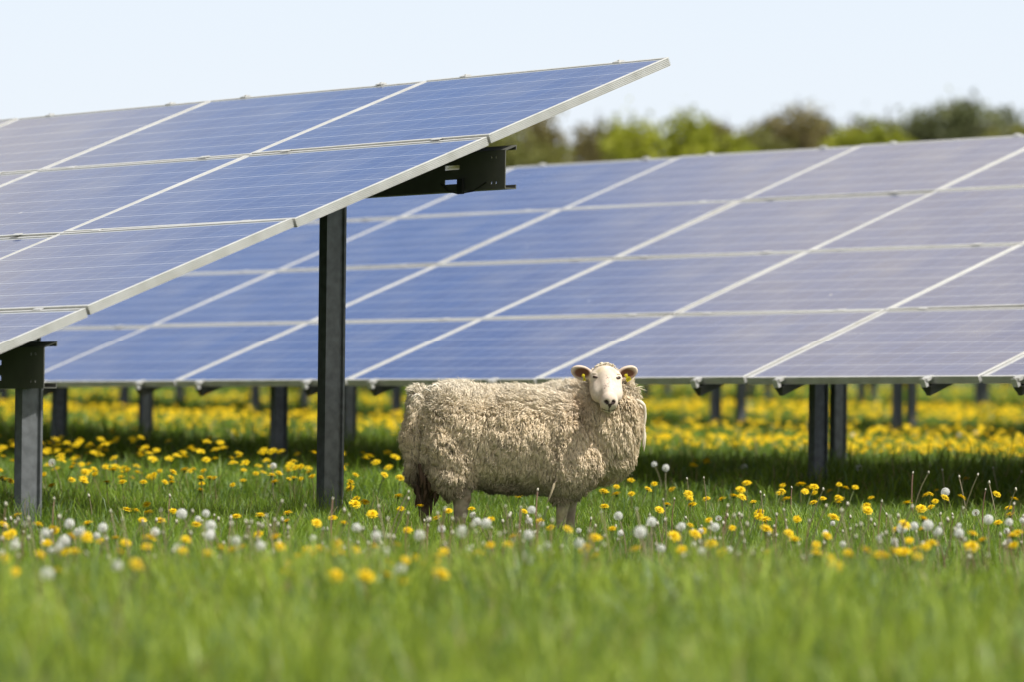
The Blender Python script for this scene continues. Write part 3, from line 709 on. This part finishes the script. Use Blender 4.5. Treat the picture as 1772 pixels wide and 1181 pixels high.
# ------------------------------------------------------------------ grass
def in_view(n, d0, d1, mx=.9):
    d = np.sqrt(rng.uniform(d0 * d0, d1 * d1, n)); wdt = .1062 * d + mx; return rng.uniform(-1, 1, n) * wdt, d
def grass_density_keep(x, y):
    return np.ones(len(x), bool)
POSTS = []
for v_, u_ in ((3.2, .21), (.93, 1.19)):
    R_, T_, N_q = frame_mats(-.01784, .36095); a_ = O1 - v_ * PV * T_ + u_ * R_ - .08 * N_q + .05 * TH; POSTS.append((a_[0], a_[1]))
def make_grass(name, zones, label):
    Vs = []; Cs = []; tot = 0
    for (d0, d1, dens, h0, h1, w0, w1, mx) in zones:
        area = (.1062 * (d0 + d1) + 2 * mx) * (d1 - d0); n = int(area * dens); x, y = in_view(n, d0, d1, mx)
        g = gz(x, y); P = np.stack([x, y, g - .01], -1)
        cl = vnoise(np.stack([x, y, 0 * x], -1), 1.6, 31); cl2 = vnoise(np.stack([x, y, 0 * x], -1), 5.5, 32)
        H = rng.uniform(h0, h1, n) * (1 + .28 * cl + .22 * cl2) * np.where(rng.random(n) < .05, 1.35, 1); W = rng.uniform(w0, w1, n)
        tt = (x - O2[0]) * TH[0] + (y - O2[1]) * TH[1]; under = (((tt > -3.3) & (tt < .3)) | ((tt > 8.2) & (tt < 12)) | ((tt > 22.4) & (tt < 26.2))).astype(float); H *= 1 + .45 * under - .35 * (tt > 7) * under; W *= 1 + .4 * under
        # trampled, grazed ground close to the sheep's feet and the posts is a little shorter
        ds = np.hypot(x - SHEEP_XY[0], (y - SHEEP_XY[1]) * .8); H *= np.where(ds < .55, .72, 1)
        for (qx, qy) in POSTS: H *= 1 + (.75 if qx > -1.2 else 1.3) * np.exp(-(((x - qx) ** 2 + (y - qy) ** 2) / .14))
        a = rng.uniform(0, 6.28, n); lean = rng.uniform(.1, .85, n) * H; dx = np.stack([np.cos(a), np.sin(a), 0 * a], -1)
        fa = rng.uniform(0, 6.28, n); sd = np.stack([np.cos(fa), np.sin(fa) * .6, 0 * a], -1) * W[:, None] / 2
        up = np.array([0, 0, 1.0])
        p1 = P + up * (H * .42)[:, None] + dx * (lean * .14)[:, None]; p2 = P + up * (H * .78)[:, None] + dx * (lean * .48)[:, None]; p3 = P + up * (H * (1 - .22 * (lean / H)))[:, None] + dx * lean[:, None]
        Vs.append(np.stack([P - sd, P + sd, p1 - sd * .9, p1 + sd * .9, p2 - sd * .6, p2 + sd * .6, p3], 1).reshape(-1, 3))
        tn = np.clip(rng.normal(.5, .22, n) + .25 * cl, 0, 1)[:, None]
        c = np.array([.055, .125, .008]) * (1 - tn) + np.array([.30, .43, .038]) * tn
        c = c * (1 + .08 * np.clip((16 - y) / 3, 0, 1))[:, None] * np.where(y < 13.6, 1, 0)[:, None] * [1.36, 1.18, 1.6] * (1 - .2 * under)[:, None] + c * np.where(y < 13.6, 0, 1)[:, None] * (1 - .2 * under)[:, None] * (1 + (.16 + .2 * (y < 13.2)) * vnoise(np.stack([x, y * .6, 0 * x], -1), 3.5, 33))[:, None]  # blades under the arrays coloured darker, deepening the shadow bands
        dry = (rng.random(n) < .06)[:, None]; c = np.where(dry, np.array([.33, .27, .13]), c)
        bl = (rng.random(n) < .12)[:, None]; c = np.where(bl, np.array([.16, .25, .10]), c)
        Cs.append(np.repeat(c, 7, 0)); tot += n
    V = np.vstack(Vs); C_ = np.vstack(Cs); b = np.arange(tot)[:, None] * 7
    q = (b[:, :, None] + np.array([[0, 1, 3, 2], [2, 3, 5, 4]])[None]).reshape(-1); t = (b + np.array([4, 5, 6])).reshape(-1)
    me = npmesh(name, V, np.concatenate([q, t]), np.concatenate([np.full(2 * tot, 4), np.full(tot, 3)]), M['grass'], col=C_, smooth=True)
    tag(link(name, me), label, 'grass', kind='stuff')
make_grass('grass', [
    (5.5, 9.0, 1200, .12, .24, .005, .009, 1.6),
    (9.0, 13.2, 1700, .13, .27, .005, .011, 1.6),
    (13.2, 14.2, 2600, .07, .16, .003, .006, 1.7),
    (14.2, 17.0, 2800, .05, .115, .0025, .005, 1.8),
    (17.0, 23.0, 3000, .06, .13, .0022, .0045, 1.9),
    (23.0, 32.0, 1500, .09, .17, .004, .007, 2.2),
    (32.0, 50.0, 420, .10, .20, .007, .012, 2),
    (50.0, 95.0, 90, .12, .26, .015, .03, 4)], 'tall green meadow grass with scattered dry blades')

# ------------------------------------------------------------------ dandelions
def flower_head_mesh(name, seed, low=False):
    r = np.random.default_rng(seed); V = []; Fs = []; C_ = []
    rings = ((26, .0235, .10, .0038), (24, .0200, .45, .0036), (20, .0155, .80, .0032), (14, .010, 1.15, .0028), (8, .005, 1.4, .0024)) if not low else ((9, .023, .2, .010), (7, .015, .75, .009))
    for (n, L_, elv, w) in rings:
        for i in range(n):
            a = 2 * math.pi * (i + r.uniform(-.3, .3)) / n; e = elv + r.uniform(-.14, .14); l = L_ * r.uniform(.88, 1.08)
            d = np.array([math.cos(a) * math.cos(e), math.sin(a) * math.cos(e), math.sin(e)]); s = np.array([-math.sin(a), math.cos(a), 0]) * w / 2
            mid = d * l * .6 + [0, 0, .0015]; tip = d * l + [0, 0, -.001]; o = len(V)
            V += [-s * .5 + d * .001, s * .5 + d * .001, mid + s, mid - s, tip + s * .8, tip - s * .8]; Fs += [(o, o + 1, o + 2, o + 3), (o + 3, o + 2, o + 4, o + 5)]
            q = r.uniform(.85, 1.1); inn = elv > .9
            c = np.array([.80, .50, .004] if inn else [.86, .62, .008]) * q; C_ += [c * .85] * 2 + [c] * 4
    if not low:   # green bracts under the head
        for i in range(12):
            a = 2 * math.pi * i / 12; d = np.array([math.cos(a), math.sin(a), 0]); s = np.array([-math.sin(a), math.cos(a), 0]) * .0016; o = len(V)
            V += [d * .002 - s + [0, 0, -.011], d * .002 + s + [0, 0, -.011], d * .0065 + s + [0, 0, -.002], d * .0065 - s + [0, 0, -.002]]; Fs.append((o, o + 1, o + 2, o + 3)); C_ += [(.10, .17, .04)] * 4
            V += [d * .006 - s + [0, 0, -.003], d * .006 + s + [0, 0, -.003], d * .012 + [0, 0, -.010]]; Fs.append((o + 4, o + 5, o + 6)); C_ += [(.12, .19, .05)] * 3
    loops = np.array([i for f in Fs for i in f]); return np.array(V), loops, np.array([len(f) for f in Fs]), np.clip(np.array(C_), 0, 1)
HEADS = [npmesh('flower_head', *flower_head_mesh('h', s)[:3], M['petal'], col=flower_head_mesh('h', s)[3]) for s in range(4)]
def stem_mesh(seed, h, lean, colr, tipc=None, r0=.0024):
    r = np.random.default_rng(seed); P = []; a = r.uniform(0, 6.28); c = r.uniform(-.012, .012)
    for i in range(6):
        t = i / 5; P.append([lean * t * t * math.cos(a) + c * math.sin(3 * t), lean * t * t * math.sin(a) + c * math.sin(2.2 * t) * .6, h * t])
    m = MB(); m.tube(P, [r0 * 1.25, r0 * 1.1, r0, r0 * .95, r0 * .9, r0 * .9], 5, cap=False); V = m.v[0]; t = V[:, 2:3] / max(h, .01)
    C_ = np.array(colr) * (1 - t) + np.array(tipc if tipc is not None else colr) * t
    return npmesh('stem', V, np.array(m.f).ravel(), [4] * len(m.f), M['stem'], col=np.clip(C_, 0, 1), smooth=True), np.array(P[-1]), np.array(P[-1]) - np.array(P[-2])
STEMS = [stem_mesh(40 + k, .150 + .0 * k, .03 + .01 * (k % 3), (.30, .14, .10) if k % 3 == 0 else (.17, .22, .07), (.22, .26, .08)) for k in range(5)]
def place_on(root, child, tip, tdir, sc=1.0, tilt=.3, seed=0):
    child.parent = root; r = random.Random(seed)
    n = Vector((r.uniform(-tilt, tilt), r.uniform(-tilt * 1.3, tilt * .6) - .12, 1)).normalized(); q = n.to_track_quat('Z', 'Y').to_matrix().to_4x4() @ Matrix.Rotation(r.uniform(0, 6.28), 4, 'Z')
    child.matrix_local = Matrix.Translation(Vector(tip)) @ q @ Matrix.Scale(sc, 4)
def zone_of(x, y):
    """which stretch of meadow a flower stands in"""
    t = (np.array([x, y, 0]) - [O1[0], O1[1], 0]) @ TH; u = (np.array([x, y, 0]) - [O1[0], O1[1], 0]) @ RH
    if y < 16.3: return 'near'
    if y < 19.4: return 'front'
    if x < -.45: return 'left'
    return 'right'
DL = {'near': 'blurred yellow dandelion among grass tips nearest the camera', 'front': 'sharp yellow dandelion in the meadow just in front of the sheep and posts',
      'left': 'yellow dandelion behind the two near steel posts on the left', 'right': 'yellow dandelion between the sheep and the second array on the right'}
DG = {'near': 'dandelions nearest the camera', 'front': 'dandelions in front of the sheep', 'left': 'dandelions behind the near posts', 'right': 'dandelions before the second array'}
def add_dandelion(x, y, zh, seed):
    r = random.Random(seed); k = r.randrange(5); me, tip, td = STEMS[k]; g = float(gz(x, y)); s = max(.45, (zh - g) / .150)
    root = link('dandelion', me); root.location = (x - tip[0] * s, y - tip[1] * s, g); root.scale = (s, s, s)
    z = zone_of(x, y); tag(root, DL[z], 'dandelion', DG[z])
    hd = link('flower_head', HEADS[r.randrange(4)]); place_on(root, hd, tip, td, r.uniform(.62, 1.08) / s, .62, seed)
    return root
R1 = [(645,130),(695,135),(750,103),(757,147),(727,182),(885,137),(1208,163),(1330,158),(1470,147),(1465,188),(1617,197),(1700,172),(1755,200),(85,160),(195,205),(18,207),(447,200),(65,245),(360,260),(368,275),(590,275),(640,300),(765,275),(1320,258),(240,300),(40,262),(285,240),(510,290),(820,185),(1005,205),(275,225)]
R1n = [(950,280),(440,268),(935,340),(1408,270),(385,345),(335,345),(205,360),(700,412),(1065,355),(1240,320),(1430,320),(1400,390),(1480,405),(1525,370),(1570,335),(1630,330),(1720,305),(1690,352),(1740,350),(1600,360),(1635,430),(1350,400),(75,450),(20,380),(300,440),(615,345),(750,320),(1130,325),(1190,335),(1715,470),(1460,455),(1580,460)]
R2 = [(262,62),(42,100),(92,90),(50,72),(375,110),(277,125),(130,153),(460,172),(637,125),(880,58),(907,137),(735,180),(988,187),(1040,222),(312,235),(1357,227),(1672,265),(1637,103),(1598,130),(1755,103),(1540,25),(1663,25),(1378,12),(1378,50),(1320,40),(1318,113),(1755,70),(520,135),(1310,33),(1455,48)]
R2n = [(258,310),(140,320),(40,335),(300,388),(90,425),(440,400),(380,412),(497,345),(620,375),(672,352),(732,312),(825,310),(1000,398),(1268,275),(1220,328),(1270,370),(1475,330),(1710,335),(215,405),(170,450),(210,465),(480,460),(290,495),(460,370),(100,470),(355,375),(850,270),(1130,230)]
R3 = [(80,280),(228,253),(290,237),(323,205),(330,242),(388,267),(62,247),(150,252),(537,210),(525,222),(560,253),(648,217),(655,212),(700,220),(697,270),(743,250),(828,255),(825,270),(858,195),(990,247),(972,310),(965,290),(613,357),(608,345),(420,340),(418,325),(450,357),(455,405),(280,400),(798,345),(1175,273),(1272,233),(1325,208),(1318,263),(1297,293),(1247,300),(1243,315),(1367,245),(1453,243),(1632,227),(1722,252),(1693,298),(1700,333),(1640,373),(765,440),(570,428),(600,460),(115,430),(130,415),(90,432),(65,385),(160,360)]
R3n = [(1257,355),(1160,383),(1122,408),(1185,465),(1270,495),(1220,510),(1130,520),(1100,515),(1160,525),(1025,540),(1000,545),(1050,530),(1070,548),(965,515),(870,525),(885,545),(810,595),(710,485),(710,530),(780,550),(460,525),(172,483),(228,527),(20,513),(1510,430),(1560,465),(1505,495),(1715,440),(1720,487),(1300,480),(1250,405),(1225,545),(1740,425)]
cnt = 0
def px1(l): return [(x / 2.953, 840 + y / 2.953) for x, y in l]
def px2(l): return [(600 + x / 2.953, 840 + y / 2.953) for x, y in l]
def px3(l): return [(1172 + x / 2.953, 780 + y / 2.953) for x, y in l]
for pts, z0, z1 in ((px1(R1) + px2(R2) + px3(R3), .120, .165), (px1(R1n) + px2(R2n) + px3(R3n), .150, .195)):
    for (x, y) in pts:
        rr = random.Random(cnt + 5); q = ray(x, y, rr.uniform(z0, z1)); add_dandelion(float(q[0]), float(q[1]), float(q[2]), cnt + 5); cnt += 1
hand = cnt
# the many behind: dense in the sunny lanes between the arrays, few in the shade
def lane_density(x, y):
    P = np.stack([x - O2[0], y - O2[1], 0 * x], -1); t = P @ TH; u = P @ RH
    k = np.where((t > -3.7) & (t < .5), .02, 1.0)                        # under the second array
    k = np.where((t > 7.4) & (t < 12.2), .03, k); k = np.where((t > 21.5) & (t < 26.4), .05, k)
    k = np.where((t < -3.7) & (x > -.6 + .1 * (y - 20)), .12, k)           # thin on the right, before the second array
    k = np.where((t < -6.2) & (x < -.3) & (y < 21.8), .05, k)
    return k
def scatter(n, d0, d1, mx=.4):
    x, y = in_view(n, d0, d1, mx); keep = rng.random(n) < lane_density(x, y) * (1 + .5 * vnoise(np.stack([x, y, 0 * x], -1), .8, 51)); return x[keep], y[keep]
x, y = scatter(640, 20.8, 27.5); vis = np.abs(x) < .1062 * y + .05; o = np.argsort(y[vis])
x1, y1 = x[vis][o], y[vis][o]; room = 300 - hand
for i in range(min(room, len(x1))):
    add_dandelion(float(x1[i]), float(y1[i]), float(gz(x1[i], y1[i])) + rng.uniform(.13, .19), 1000 + i)
fx, fy = [x1[room:]], [y1[room:]]
for (n, a, b, mx) in ((2100, 27.5, 34, .8), (6200, 34, 60, 1.5), (2600, 60, 95, 3)):
    x, y = scatter(n, a, b, mx); fx.append(x); fy.append(y)
fx = np.concatenate(fx); fy = np.concatenate(fy)
lv, ll, ls, lc = flower_head_mesh('low', 3, True); n = len(fx); sc = rng.uniform(.9, 1.25, n) * np.clip(fy / 40, 1, 1.3); an = rng.uniform(0, 6.28, n); tx = rng.uniform(-.35, .35, n); ty_ = rng.uniform(-.6, .2, n)
ca, sa = np.cos(an)[:, None], np.sin(an)[:, None]; X = (lv[:, 0] * ca - lv[:, 1] * sa) * sc[:, None]; Y = (lv[:, 0] * sa + lv[:, 1] * ca) * sc[:, None]; Zz = lv[:, 2] * sc[:, None] - X * tx[:, None] - Y * ty_[:, None]
hz_ = gz(fx, fy) + rng.uniform(.14, .24, n); VV = np.stack([X + fx[:, None], Y + fy[:, None], Zz + hz_[:, None]], -1).reshape(-1, 3)
loops = (np.arange(n)[:, None] * len(lv) + ll[None]).reshape(-1)
me = npmesh('distant_dandelions', VV, loops, np.tile(ls, n), M['petal'], col=np.tile(lc, (n, 1)))
tag(link('distant_dandelions', me), 'mass of blurred yellow dandelions in the lanes behind the sheep and under the far arrays', 'dandelions', kind='stuff')

# seed heads
def puff_mesh(seed, full=1.0):
    r = np.random.default_rng(seed); V = []; Fs = []; n = 170
    for i in range(n):
        z = 1 - 2 * (i + .5) / n; a = i * 2.39996
        if z < -.80 or (full < 1 and math.cos(a - 1) * .8 + z * .4 > full): continue
        d = np.array([math.sqrt(1 - z * z) * math.cos(a), math.sqrt(1 - z * z) * math.sin(a), z]); L_ = r.uniform(.0175, .0195)
        s = np.cross(d, [.3, .5, .8]); s /= np.linalg.norm(s); t = np.cross(d, s); o = len(V)
        V += [d * .003 - s * .0003, d * .003 + s * .0003, d * L_ * .8]; Fs.append((o, o + 1, o + 2))
        for k in range(4):
            q = k * math.pi / 4 + r.uniform(-.2, .2); w = s * math.cos(q) + t * math.sin(q); w2 = np.cross(d, w) * .0006; o = len(V)
            V += [d * L_ * 1.03 - w * .0042, d * L_ * .93 - w2, d * L_ * 1.03 + w * .0042, d * L_ * .93 + w2]; Fs.append((o, o + 1, o + 2, o + 3))
    return npmesh('seed_down', np.array(V), np.array([i for f in Fs for i in f]), [len(f) for f in Fs], M['puff'])
PUFF = [puff_mesh(1), puff_mesh(2), puff_mesh(3, .55)]
def core_mesh():
    m = MB(); m.tube([(0, 0, -.010), (0, 0, -.004), (0, 0, .001), (0, 0, .004)], [.0025, .0046, .0046, .002], 7); return m.mesh('seed_core', M['core'], True)
CORE = core_mesh()
PSTEM = [stem_mesh(60 + k, .20, .03 + .012 * k, (.26, .13, .09) if k % 2 else (.24, .22, .12), (.28, .25, .14)) for k in range(4)]
S1 = [(232,248,1),(75,310,1),(405,238,1),(525,220,0),(355,200,1),(928,150,0),(1052,148,0),(1077,210,1),(793,243,0),(1205,288,1),(1070,262,1),(240,458,1),(597,415,1),(330,290,1),(1330,315,1)]
S2 = [(590,240,1),(928,258,1),(945,130,0),(1387,160,0),(1557,190,0),(1500,243,1),(373,260,1),(152,262,1),(192,343,1),(50,220,0),(665,190,0),(712,198,0),(1187,303,1),(1710,215,0),(275,433,1),(920,378,1),(1020,312,1)]
S3 = [(193,395,0),(343,87,0),(927,93,0),(1370,215,0),(1525,320,0),(1590,355,0),(1695,370,0),(1210,390,1),(1440,425,1),(1280,385,1),(1330,415,1),(1150,400,1),(120,655,1)]
def seed_at(x, y, zh, seed, lab, grp, k_=1.0):
    r = random.Random(seed); q = ray(x, y, zh); me, tip, td = PSTEM[r.randrange(4)]; g = float(gz(q[0], q[1])); s = (zh - g) / .20
    root = link('seed_head', me); root.location = (q[0] - tip[0] * s, q[1] - tip[1] * s, g); root.scale = (s, s, s); tag(root, lab, 'seed head', grp)
    c = link('seed_core', CORE); place_on(root, c, tip, td, 1 / s, .2, seed); d = link('seed_down', PUFF[2 if r.random() < .18 else r.randrange(2)]); place_on(root, d, tip, td, k_ * r.uniform(.72, 1.05) / s, .5, seed)
i = 0
for lst, ox, oy in ((S1, 0, 840), (S2, 600, 840), (S3, 1172, 780)):
    for (x, y, nr) in lst:
        r = random.Random(i); zh = r.uniform(.17, .215) if nr else r.uniform(.16, .20)
        X_, Y_ = ox + x / 2.953, oy + y / 2.953
        if nr: seed_at(X_, Y_, zh, i, 'out-of-focus white dandelion clock among the nearer yellow flowers', 'dandelion clocks nearest the camera')
        else: seed_at(X_, Y_, zh, i, 'sharp white dandelion clock standing level with the sheep', 'dandelion clocks level with the sheep')
        i += 1
for (x, y, z_) in ((1132, 805, .22), (1152, 811, .22), (1475, 755, .2), (90, 802, .22), (473, 808, .22), (1688, 752, .2), (1660, 754, .2)):
    seed_at(x, y, z_, i, 'small white dandelion clock standing alone behind the sheep line, against darker grass', 'dandelion clocks behind the sheep'); i += 1
for k in range(36):
    r = random.Random(900 + k); seed_at(r.uniform(0, 1772), 892 + 66 * r.random() ** .8, r.uniform(.11, .18), i, 'small white dandelion clock low among the stalks of the flower belt', 'small dandelion clocks in the flower belt', .68); i += 1
# spent stalks with a small pale tip
T1 = [(277,75),(455,60),(868,60),(567,140),(30,105),(1440,90),(1560,110),(1700,75),(305,170),(147,180),(1760,135),(1362,165),(1405,185),(625,180),(985,140),(735,205),(820,135),(125,210),(1180,205),(1340,215),(1258,195),(1285,195)]
T2 = [(315,40),(162,115),(210,180),(15,160),(465,150),(810,115),(975,30),(1027,120),(1300,145),(1480,130),(1617,80),(1675,75),(415,185),(542,178),(600,165),(640,215),(985,165),(315,150),(500,130),(315,75),(890,120),(660,245),(870,215),(780,260),(850,290),(1050,190),(1240,240)]
T3 = [(445,25),(478,45),(340,45),(1283,118),(1355,105),(1440,140),(1535,130),(1613,95),(1203,120),(585,195),(745,205),(425,220),(445,235),(257,290),(760,290),(837,315),(1198,295),(1130,340),(1045,265),(870,280),(1593,170),(1575,205),(1730,205),(1760,115),(135,145),(50,150),(290,340),(330,340),(360,385),(675,365),(545,310),(1085,345),(940,385),(1720,280),(1460,300),(1780,260)]
def cap_mesh():
    m = MB(); m.tube([(0, 0, -.006), (0, 0, -.001), (0, 0, .004), (0, 0, .009)], [.0022, .0042, .0038, .0018], 6); V = m.v[0]; c = np.where(V[:, 2:3] > .0005, np.array([[.72, .68, .56]]), np.array([[.20, .17, .09]]))
    return npmesh('dry_tip', V, np.array([i for f in m.f for i in f]), [len(f) for f in m.f], M['stem'], col=c, smooth=True)
TIP = cap_mesh()
SST = [stem_mesh(80 + k, .20, .02 + .02 * (k % 3), ((.30, .14, .10), (.33, .26, .17), (.20, .17, .07))[k % 3], ((.34, .20, .15), (.38, .32, .20), (.26, .24, .12))[k % 3], r0=.0022) for k in range(6)]
def stalk_at(x, y, zh, seed, lab, grp):
    r = random.Random(seed * 3 + 1); q = ray(x, y, zh); me, tip, td = SST[r.randrange(6)]; g = float(gz(q[0], q[1])); s = (zh - g) / .20
    root = link('spent_stalk', me); root.location = (q[0] - tip[0] * s, q[1] - tip[1] * s, g); root.scale = (s, s, s); tag(root, lab, 'spent stalk', grp)
    c = link('dry_tip', TIP); place_on(root, c, tip, td, r.uniform(.8, 1.35) / s, .3, seed)
for lst, ox, oy in ((T1, 0, 840), (T2, 600, 840), (T3, 1172, 780)):
    for (x, y) in lst:
        stalk_at(ox + x / 2.953, oy + y / 2.953, random.Random(i).uniform(.20, .25), i, 'bare reddish dandelion stalk with a pale dry tip beside the sharp yellow dandelions', 'spent stalks level with the sheep'); i += 1
for k in range(205):
    x = rng.uniform(0, 1772); y = rng.uniform(890, 968); stalk_at(x, y, rng.uniform(.12, .19), i, 'short dandelion stalk with pale bud tip in the nearer flower belt', 'spent stalks in the nearer flower belt'); i += 1

# ------------------------------------------------------------------ trees
def make_tree(X, Y, H, W, c_lo, c_hi, seed, label, sparse=1.0, n=2600, shape=1.0):
    r = np.random.default_rng(seed); g = float(gz(X, Y)); root = link('tree', None); root.location = (X, Y, g); tag(root, label, 'tree', 'trees beyond the solar arrays')
    m = MB(); m.tube([(0, 0, -.2), (.05, 0, H * .25), (.0, .05, H * .55), (.05, 0, H * .9)], [.16, .12, .07, .02], 7)
    cl = []
    nb = int(34 + 12 * W)
    for k in range(nb):
        a = r.uniform(0, 6.28); zz = H * (r.uniform(.12, 1.0) ** .8); rad = W * .5 * math.sqrt(max(.05, 1 - ((zz / H - .45) / .62) ** 2)) * r.uniform(.45, 1.0)
        p = np.array([math.cos(a) * rad, math.sin(a) * rad * .8, zz * r.uniform(.9, 1.02)]); cl.append((p, r.uniform(.28, .6) * W * .28 + .12))
        b0 = np.array([0, 0, max(.2, zz * .55)]); mid = (b0 + p) / 2 + [0, 0, .1 * H * .3]; m.tube([b0, mid, p, p + [r.uniform(-.25, .25), 0, r.uniform(.2, .6)]], [.05, .035, .02, .010], 4, cap=False)
    tr = link('trunk', m.mesh('trunk', M['bark'], fix=False), root)
    ci = r.integers(0, nb, n); C0 = np.array([c[0] for c in cl])[ci]; Rr = np.array([c[1] for c in cl])[ci]
    d = r.normal(0, 1, (n, 3)); d /= np.linalg.norm(d, axis=1, keepdims=True); P = C0 + d * (Rr * r.uniform(.1, 1.0, n) ** .6)[:, None] * [1, 1, .8]
    fly = r.random(n) < .03; P[fly] = C0[fly] + d[fly] * (Rr[fly] * r.uniform(1.0, 1.3, fly.sum()))[:, None] * [.8, .8, 1.1]
    u = r.normal(0, 1, (n, 3)); u /= np.linalg.norm(u, axis=1, keepdims=True); v = np.cross(u, r.normal(0, 1, (n, 3))); v /= np.linalg.norm(v, axis=1, keepdims=True); s = r.uniform(.05, .095, n)[:, None]
    V = np.stack([P - u * s, P + v * s * .6, P + u * s, P - v * s * .6], 1).reshape(-1, 3); t = np.clip(r.normal(.5, .25, n) + r.normal(0, .25, nb)[ci], 0, 1)[:, None]
    c = np.array(c_lo) * (1 - t) + np.array(c_hi) * t
    link('crown', npmesh('crown', V, np.arange(4 * n), [4] * n, M['leaf'], col=np.repeat(c, 4, 0)), root)
OL = ((.12, .135, .035), (.26, .26, .07)); BR = ((.16, .14, .055), (.29, .25, .10)); YG = ((.20, .235, .02), (.38, .40, .04)); DK = ((.11, .13, .06), (.22, .24, .11))
TREES = [  # photo x, top y, distance, width m, colours, label
    (800, 225, 104, 2.6, OL, 'olive green tree nearest the raised corner of the near array, partly behind it'), (905, 238, 100, 2.2, OL, 'olive scrubby tree just right of the open purlin end'),
    (968, 200, 102, 2.2, BR, 'rounded brown-green tree standing highest left of the bright green bush'), (1050, 232, 104, 1.4, OL, 'small dull tree in the dip left of the bright green bush'),
    (1130, 216, 96, 2.4, YG, 'bright fresh-green rounded bush, leftmost of the yellow-green ones'), (1215, 226, 97, 2.2, YG, 'yellow-green spreading bush beside the bright rounded bush'),
    (1213, 196, 112, 1.0, BR, 'thin bare-twigged tree rising behind the yellow-green bushes'), (1285, 222, 101, 1.8, OL, 'low olive tree between yellow-green bush and large brown tree'),
    (1340, 205, 104, 1.9, BR, 'brownish tree forming the left shoulder of the large brown clump'), (1395, 186, 103, 2.4, BR, 'large rounded brown tree in mid treeline'),
    (1450, 204, 105, 1.7, OL, 'olive tree right of the large rounded brown tree'), (1500, 212, 95, 1.6, YG, 'small yellow-green bush right of the brown trees'),
    (1560, 186, 104, 1.8, DK, 'dark green tree left of the tallest dark tree'), (1632, 164, 103, 2.1, DK, 'tallest dark green tree with ragged top near the right'),
    (1700, 180, 104, 1.9, DK, 'dark tree with layered branches right of the tallest one'), (1742, 202, 102, 1.0, OL, 'low olive tree at the right end of the treeline')]
for k, (px_, py_, dist, W, (cl_, ch_), lab) in enumerate(TREES):
    W *= 1.45; X = (px_ - 883) / FPX * dist; hz_y = 616 - (px_ - 886) * .01097; H = .75 + (hz_y - py_) / FPX * dist
    make_tree(X, dist, H, W, cl_, ch_, 100 + k, lab, sparse=.5 if W < 1.2 else 1, n=2600 if W < 1.2 else 11000)
for k, (X, Y, H, W, (cl_, ch_)) in enumerate([(-9, 108, 4.6, 3, OL), (-6, 106, 4.9, 3, DK), (-3.4, 107, 4.6, 2.6, OL), (12.6, 110, 3.6, 2.4, OL), (15, 108, 5, 3, DK), (-12, 108, 5, 3, DK)]):
    make_tree(X, Y, H, W, cl_, ch_, 200 + k, 'tree of the far treeline standing outside the stretch seen right of the near array', n=7000)
